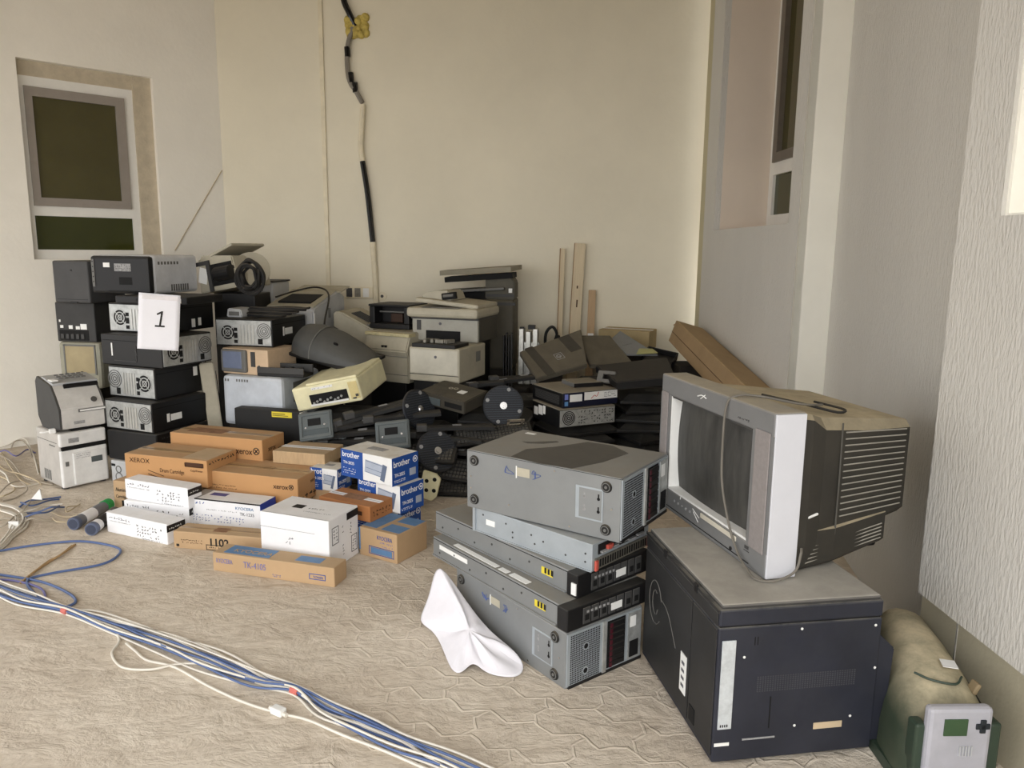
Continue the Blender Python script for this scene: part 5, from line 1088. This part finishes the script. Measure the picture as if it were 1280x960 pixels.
t.part('top_smudge', label_white, t.on('F', [tube([(.38*w, .93*h, .001), (.42*w, .945*h, .001), (.46*w, .935*h, .001)], .002, 4), tube([(.41*w, .92*h, .001), (.45*w, .955*h, .001)], .0016, 4)])); t.marks('maker_mark', 'F', .73, .885, .82, .91, 1, 7, darkgrey, 90, 1)
t.part('stereo_mark', darkgrey, t.on('F', [box(.84*w, .88*w, .10*h, .105*h, 0, .001), box(.845*w, .875*w, .115*h, .135*h, 0, .001)])); t.part('power_button', black, t.on('F', [cyl((.74*w, .05*h, 0), (0, 0, 1), .006, .003, 12)])); t.part('lower_seam', hole, t.on('F', [box(.0, w*.88, .03*h, .036*h, -.001, .001)]))
tvblack = mat('dusty_tv_shell', (27, 27, 27), .6, noise=.2, nscale=5, dust=.95, dustcol=(192, 178, 148), dmin=.6)
def sec(y, hw, za, zb, c=.03):
    return [(-hw+c, y, za), (hw-c, y, za), (hw, y, za+c), (hw, y, zb-c), (hw-c, y, zb), (-hw+c, y, zb), (-hw, y, zb-c), (-hw, y, za+c)]
bs = t.part('rear_shell', tvblack, loft([sec(.048, .338, .008, .462, .012), sec(.085, .335, .010, .458, .014), sec(.14, .315, .05, .440, .03), sec(.30, .285, .085, .425, .03), sec(.47, .255, .125, .41, .02)]))
t.part('lower_housing', tvblack, loft([sec(.06, .325, .0, .13, .012), sec(.20, .31, .012, .13, .012), sec(.40, .27, .045, .15, .012)]))
t.part('vent_slats', mat('dusty_slat', (150, 146, 136), .8), *[tube([(.302, .215, .15+k*.019+.0), (.262, .452, .16+k*.0175)], .0022, 5, 0) for k in range(14)], parent=bs); t.part('vent_slats', mat('dusty_slat', (150, 146, 136), .8), *[tube([(.326, .07, .022+k*.011), (.275, .385, .062+k*.011)], .002, 5, 0) for k in range(5)], parent=bs); t.part('shell_joint', mat('dusty_joint', (84, 82, 76), .8), tube([(.304, .20, .425), (.308, .20, .25), (.308, .20, .10)], .0025, 5, 0), parent=bs); t.part('scrape', label_white, tube([(.331, .09, .165), (.325, .125, .172)], .004, 5, 0), parent=bs)
t.part('rear_dark_leg', black, box(-.2, .2, .40, .44, .0, .13, .01))
cr_ = mat('grey_lead', (112, 107, 98), .6)
t.part('power_cord', cr_, tube([(.18, .22, .452), (.22, .12, .466), (.14, .03, h+.006), (.12, -.03, h+.004), (.105, -.052, h-.03), (.10, -.053, .30), (.11, -.052, .20), (.16, -.053, .10), (.22, -.056, .035), (.29, -.065, .012), (.345, -.07, .006), (.372, -.03, .008), (.375, .03, .03), (.368, .05, .075), (.352, .062, .085)], .0036, 7), smooth=True)
t.part('top_lead', rubber, tube([(.05, .10, .463), (.18, .16, .456), (.25, .22, .444), (.20, .28, .44), (.10, .25, .445)], .004, 6), smooth=True)

# ------------------------------------------------------------------ dusty green machine at the wall
green = mat('dusty_green_plastic', (46, 62, 48), .5, noise=.2, dust=1.0, dustcol=(214, 200, 168), nscale=6, dmin=.35)
green2 = mat('dark_green_plastic', (52, 66, 54), .45, noise=.15)
t = T('floor_machine', 'dust-caked green machine with grey keypad panel between copier and wall', 'machine', (1.125, 1.75, 0), 2); t.o.scale = (1.05, 1, 1.06)
def gsec(y, cx, hw, top, n=2.6):
    P = []
    for i in range(15):
        a = PI*i/14; c_, s_ = math.cos(a), math.sin(a)
        P.append((cx+hw*math.copysign(abs(c_)**(2/n), c_), y, .02+(top-.02)*abs(s_)**(2/n)))
    return P
bd = t.part('body', green, loft([gsec(.0, .0, .105, .13), gsec(.015, .0, .113, .19), gsec(.07, .006, .121, .238), gsec(.16, .022, .125, .252), gsec(.30, .055, .118, .262), gsec(.44, .09, .10, .262), gsec(.52, .11, .08, .235), gsec(.55, .115, .06, .16)]), smooth=True)
t.part('base_skirt', green2, loft([[(x, y, z) for (x, y) in ((-.12, -.02), (.12, -.02), (.14, .2), (.19, .5), (.0, .5), (-.11, .2))] for z in (0, .03)]))
t.part('rim_seam', black, tube([gsec(y, cx, hw+.002, tp)[3] for (y, cx, hw, tp) in ((.02, .0, .114, .19), (.07, .006, .121, .238), (.16, .022, .125, .252), (.30, .055, .118, .262), (.44, .09, .10, .262))], .004, 6), smooth=True)
t.part('white_label', label_white, cbox((.052, .145, .2585), (.036, .036, .002), 0, (R(4), R(3), R(-14)))); t.part('lid_line', green2, tube([(-.05, .12, .250), (-.02, .09, .246), (.03, .075, .243), (.06, .10, .248)], .003, 6)); t.part('catch', mat('tan_catch', (150, 132, 102), .7), cbox((.088, .09, .226), (.012, .03, .03), .004, (0, R(25), 0)))
pn = t.part('control_panel', mat('pale_grey_keypad', (172, 172, 180), .5, dust=.2), box(-.088, .066, -.028, .002, .05, .240, .010)); t.part('display', mat('green_display', (60, 84, 58), .25), box(-.052, .004, -.031, -.027, .172, .214, .001), parent=pn); t.part('direction_pad', mat('dark_pad', (34, 40, 46), .5), box(.024, .058, -.032, -.027, .188, .202, .002), box(.034, .048, -.032, -.027, .178, .212, .002), parent=pn); t.part('key_ridges', lightgrey, *[box(-.01+.007*k, -.007+.007*k, -.031, -.027, .12, .145) for k in range(5)], parent=pn)
t.w, t.d, t.h = .154, .056, .24
n = t.txt('F', .16, .27, .020, 'MACHI', inkgrey, parent=pn)
n.location = (-.011, 0, -.0)
for sx_ in (-.09, .09): t.part('panel_edge', green2, box(sx_-.018, sx_+.010, -.012, .03, .03, .19, .006))

# ------------------------------------------------------------------ cables on the floor
cw = mat('white_cable', (222, 216, 204), .5, noise=.06); cb_ = mat('blue_cable', (84, 104, 148), .5, noise=.1); cg = mat('grey_cable', (168, 158, 142), .6); ct = mat('tan_cable', (196, 180, 150), .6); cpur = mat('violet_cable', (110, 108, 160), .5)
def gpath(pts, z=.006, dz=0):
    return [tuple(ground(x, y))[:2]+(z+(dz if i % 2 else 0),) for i, (x, y) in enumerate(pts)]
main = [(-40, 722), (0, 738), (35, 753), (83, 767.5), (144, 786), (210, 810), (262, 832), (324, 854), (370, 868), (411, 889), (455, 911), (503, 932), (560, 957), (620, 985)]
t = T('cable_bundle', 'long bundle of white and blue network cables tied with red tape across paving', 'cable', (0, 0, 0))
rnd = random.Random(3)
offs = [0, 0, 0, 1, 1, 1, 1, 1, 1, 1, 1, 0, 0, 0]
for k in range(13):
    colr = cb_ if k in (1, 3, 5, 8, 10) else cw
    ox = (k-6)*.0058
    base = []
    for i, (x, y) in enumerate(main):
        p = ground(x, y)
        tied = i in (3, 8)
        s = .3 if tied else 1
        p2 = ground(*main[min(i+1, len(main)-1)]); p1 = ground(*main[max(i-1, 0)])
        tt = (p2-p1).normalized(); nn = Vector((-tt.y, tt.x, 0))
        q = p+nn*(ox*s+rnd.uniform(-.012, .012)*s)
        base.append((q.x, q.y, .0055+(.010 if tied else .006)*(k % 3)))
    t.part('blue_cable' if colr is cb_ else 'white_cable', colr, tube(base, .0037, 6, 5), smooth=True)
for pts in ([(83, 767), (140, 777), (210, 799), (280, 819), (332, 849), (370, 868)], [(83, 769), (150, 783), (230, 803), (300, 836), (340, 858), (370, 868)], [(83, 767), (120, 768), (160, 780), (215, 802), (290, 842), (370, 869)]):
    t.part('white_cable', cw, tube(gpath(pts, .014), .0042, 6, 6), smooth=True)
t.part('white_cable', cw, tube(gpath([(144, 788), (149, 803), (140, 819), (153, 836), (188, 839), (227, 832), (280, 834), (332, 851), (370, 868)], .006), .0042, 6, 6), smooth=True)
for (x, y) in ((83, 767.5), (370, 868)):
    p = ground(x, y); t.part('red_tape', mat('faded_red_tape', (196, 106, 96), .6), cyl((p.x-.013, p.y+.008, .012), (.8, -.45, 0), .015, .03, 16))
t = T('network_cable', 'single white cable with plug curving away from the long bundle', 'cable', (0, 0, 0))
t.part('cable_run', cw, tube(gpath([(158, 806), (170, 816), (184, 827), (219, 836), (262, 860), (306, 880), (348, 893), (385, 902), (429, 921), (481, 941), (525, 960), (560, 975)], .005), .0045, 6), smooth=True); p = ground(348, 893); t.part('plug', label_white, cbox((p.x, p.y, .012), (.045, .026, .022), .004, (0, 0, R(-30)))); t.part('joint', cw, tube([(p.x-.03, p.y+.02, .010), (p.x+.03, p.y-.02, .010)], .007, 6, 0))
o = mesh_obj('network_cable', cb_, [tube(gpath([(-30, 694), (0, 690), (44, 683), (100, 678), (144, 685), (149, 694), (127, 707), (66, 718), (35, 727), (44, 744), (74, 760), (94, 755), (87, 744), (52, 729), (0, 720), (-30, 716)], .006), .0052, 7, 7)], smooth=True); setp(o, 'blue cable looping over the paving in front of white toner boxes', 'cable')
o = mesh_obj('network_cable', cpur, [tube(gpath([(-20, 725), (20, 728), (52, 738), (60, 756), (83, 767)], .006), .0045, 6, 6)], smooth=True); setp(o, 'violet cable joining the red-taped bundle beside the blue loop', 'cable')
t = T('cable_coil', 'loose white cable coil with tie at the heap of wires by the wall', 'cable', (0, 0, 0))
for k in range(6):
    e = k*4.2
    t.part('white_strand', cw, tube(gpath([(-20, 628+e*.5), (2, 631+e*.6), (22-e*.25, 636+e*.6), (35-e*.7, 647+e*.35), (33-e*.8, 660), (18-e*.4, 672), (4-e*.3, 686), (-20, 700)], .007+.007*(k % 3)), .0045, 6, 6), smooth=True)
p = ground(26, 661); t.part('cable_tie', label_white, cbox((p.x-.03, p.y, .02), (.05, .014, .035), .003))
# tangle
def gw(px, py, z):
    g = ground(px, py, z)
    if (g-L0).dot(LN) < -.03: return (g.x, g.y, z)
    r = _F+_R*((px-640)/FPX)-_U*((py-480)/FPX); c0 = Vector((0, 0, CAM_H)); p0 = L0-LN*.03
    q = c0+r*((p0-c0).dot(LN)/r.dot(LN)); return (q.x, q.y, max(q.z, z))
paths = [
 (cg, [(-10, 566), (12, 575), (30, 596), (52, 603), (66, 606)], 'grey cable with frayed dark end lying before the white printer'),
 (ct, [(-10, 575), (8, 588), (24, 592), (44, 600), (52, 606)], 'tan cable bent toward the white printer in the heap of wires'),
 (ct, [(2, 566), (14, 585), (26, 600), (38, 606)], 'tan cable crossing over grey cable in the heap of wires'),
 (cw, [(-10, 562), (10, 556), (30, 548), (42, 570), (48, 592)], 'white cable arching up beside the white printer'),
 (cg, [(-10, 628), (10, 606), (26, 602), (34, 612), (20, 622), (4, 626)], 'grey cable curled like a hook by the wall'),
 (cg, [(50, 612), (40, 624), (32, 634), (20, 646)], 'grey cable lying straight between two blue tangles'),
 (cb_, [(24, 634), (36, 626), (56, 624), (76, 621)], 'blue cable farther in the tangle near printer foot'),
 (cb_, [(26, 628), (40, 632), (60, 626), (74, 624)], 'blue cable twisted beside the white scrap'),
 (cb_, [(28, 648), (44, 642), (60, 640), (74, 632)], 'blue cable nearer in the tangle, below white scrap'),
 (cb_, [(30, 642), (48, 640), (64, 634), (80, 634)], 'blue cable half covered by white cable in tangle'),
 (cw, [(24, 642), (44, 636), (60, 632), (78, 630)], 'white cable crossing the blue tangle'),
 (ct, [(98, 632), (84, 634), (84, 640), (100, 630)], 'thin tan wire loop next to toner tubes'),
 (ct, [(66, 648), (72, 652), (90, 652), (98, 646), (110, 636)], 'thin tan wire curling behind green-capped tube'),
 (ct, [(64, 640), (80, 646), (96, 644), (114, 634)], 'thin tan wire running up to the toner tubes'),
 (cg, [(-10, 652), (10, 648), (28, 654), (40, 648), (70, 652)], 'grey wire stretched toward the toner tubes'),
 (cg, [(-10, 664), (8, 655), (20, 645), (36, 652)], 'grey wire under the loose white coil'),
 (cpur, [(-10, 570), (6, 563), (20, 570), (34, 562), (44, 566)], 'violet cable along foot of the side wall'),
 (cg, [(14, 560), (18, 552), (28, 551), (36, 560), (40, 572)], 'grey cable looped up against the side wall'),
 (ct, [(-10, 592), (10, 600), (18, 612), (4, 620), (-10, 622)], 'tan cable curled near the edge of the heap'),
 (cw, [(-10, 584), (6, 592), (14, 606), (30, 608), (50, 604)], 'white cable woven through the heap of wires'),
]
for i, (m_, pts, lb) in enumerate(paths):
    zs = [.006+.012*((i*5+j*3) % 4) for j in range(len(pts))]
    zs[0] = zs[-1] = .005
    P = [gw(x, y, z) for (x, y), z in zip(pts, zs)]
    o = mesh_obj('network_cable', m_, [tube(P, .0045 if 'thin' not in lb else .003, 6, 6)], smooth=True); setp(o, lb, 'cable', 'cables tangled by the side wall')
p = ground(48, 630); o = mesh_obj('paper_scrap', label_white, [loft([[(p.x-.03, p.y-.01, .03), (p.x+.035, p.y-.02, .03), (p.x+.0, p.y+.02, .075)], [(p.x-.028, p.y-.006, .03), (p.x+.033, p.y-.016, .03), (p.x+.002, p.y+.024, .074)]])]); setp(o, 'white folded scrap poking out of the blue wires', 'scrap')
tp_ = ground(30, 727)
o = mesh_obj('old_rope', mat('straw_rope', (176, 146, 104), .95, noise=.2, nscale=40), [tube(gpath([(94, 682), (78, 694), (58, 706), (40, 719), (26, 730)], .005, .002), .005, 6, 6), tube(gpath([(90, 684), (74, 698), (60, 704), (38, 722)], .008, .003), .004, 5, 6)], smooth=True); setp(o, 'frayed straw-coloured strip lying across the blue cable loop', 'rope')
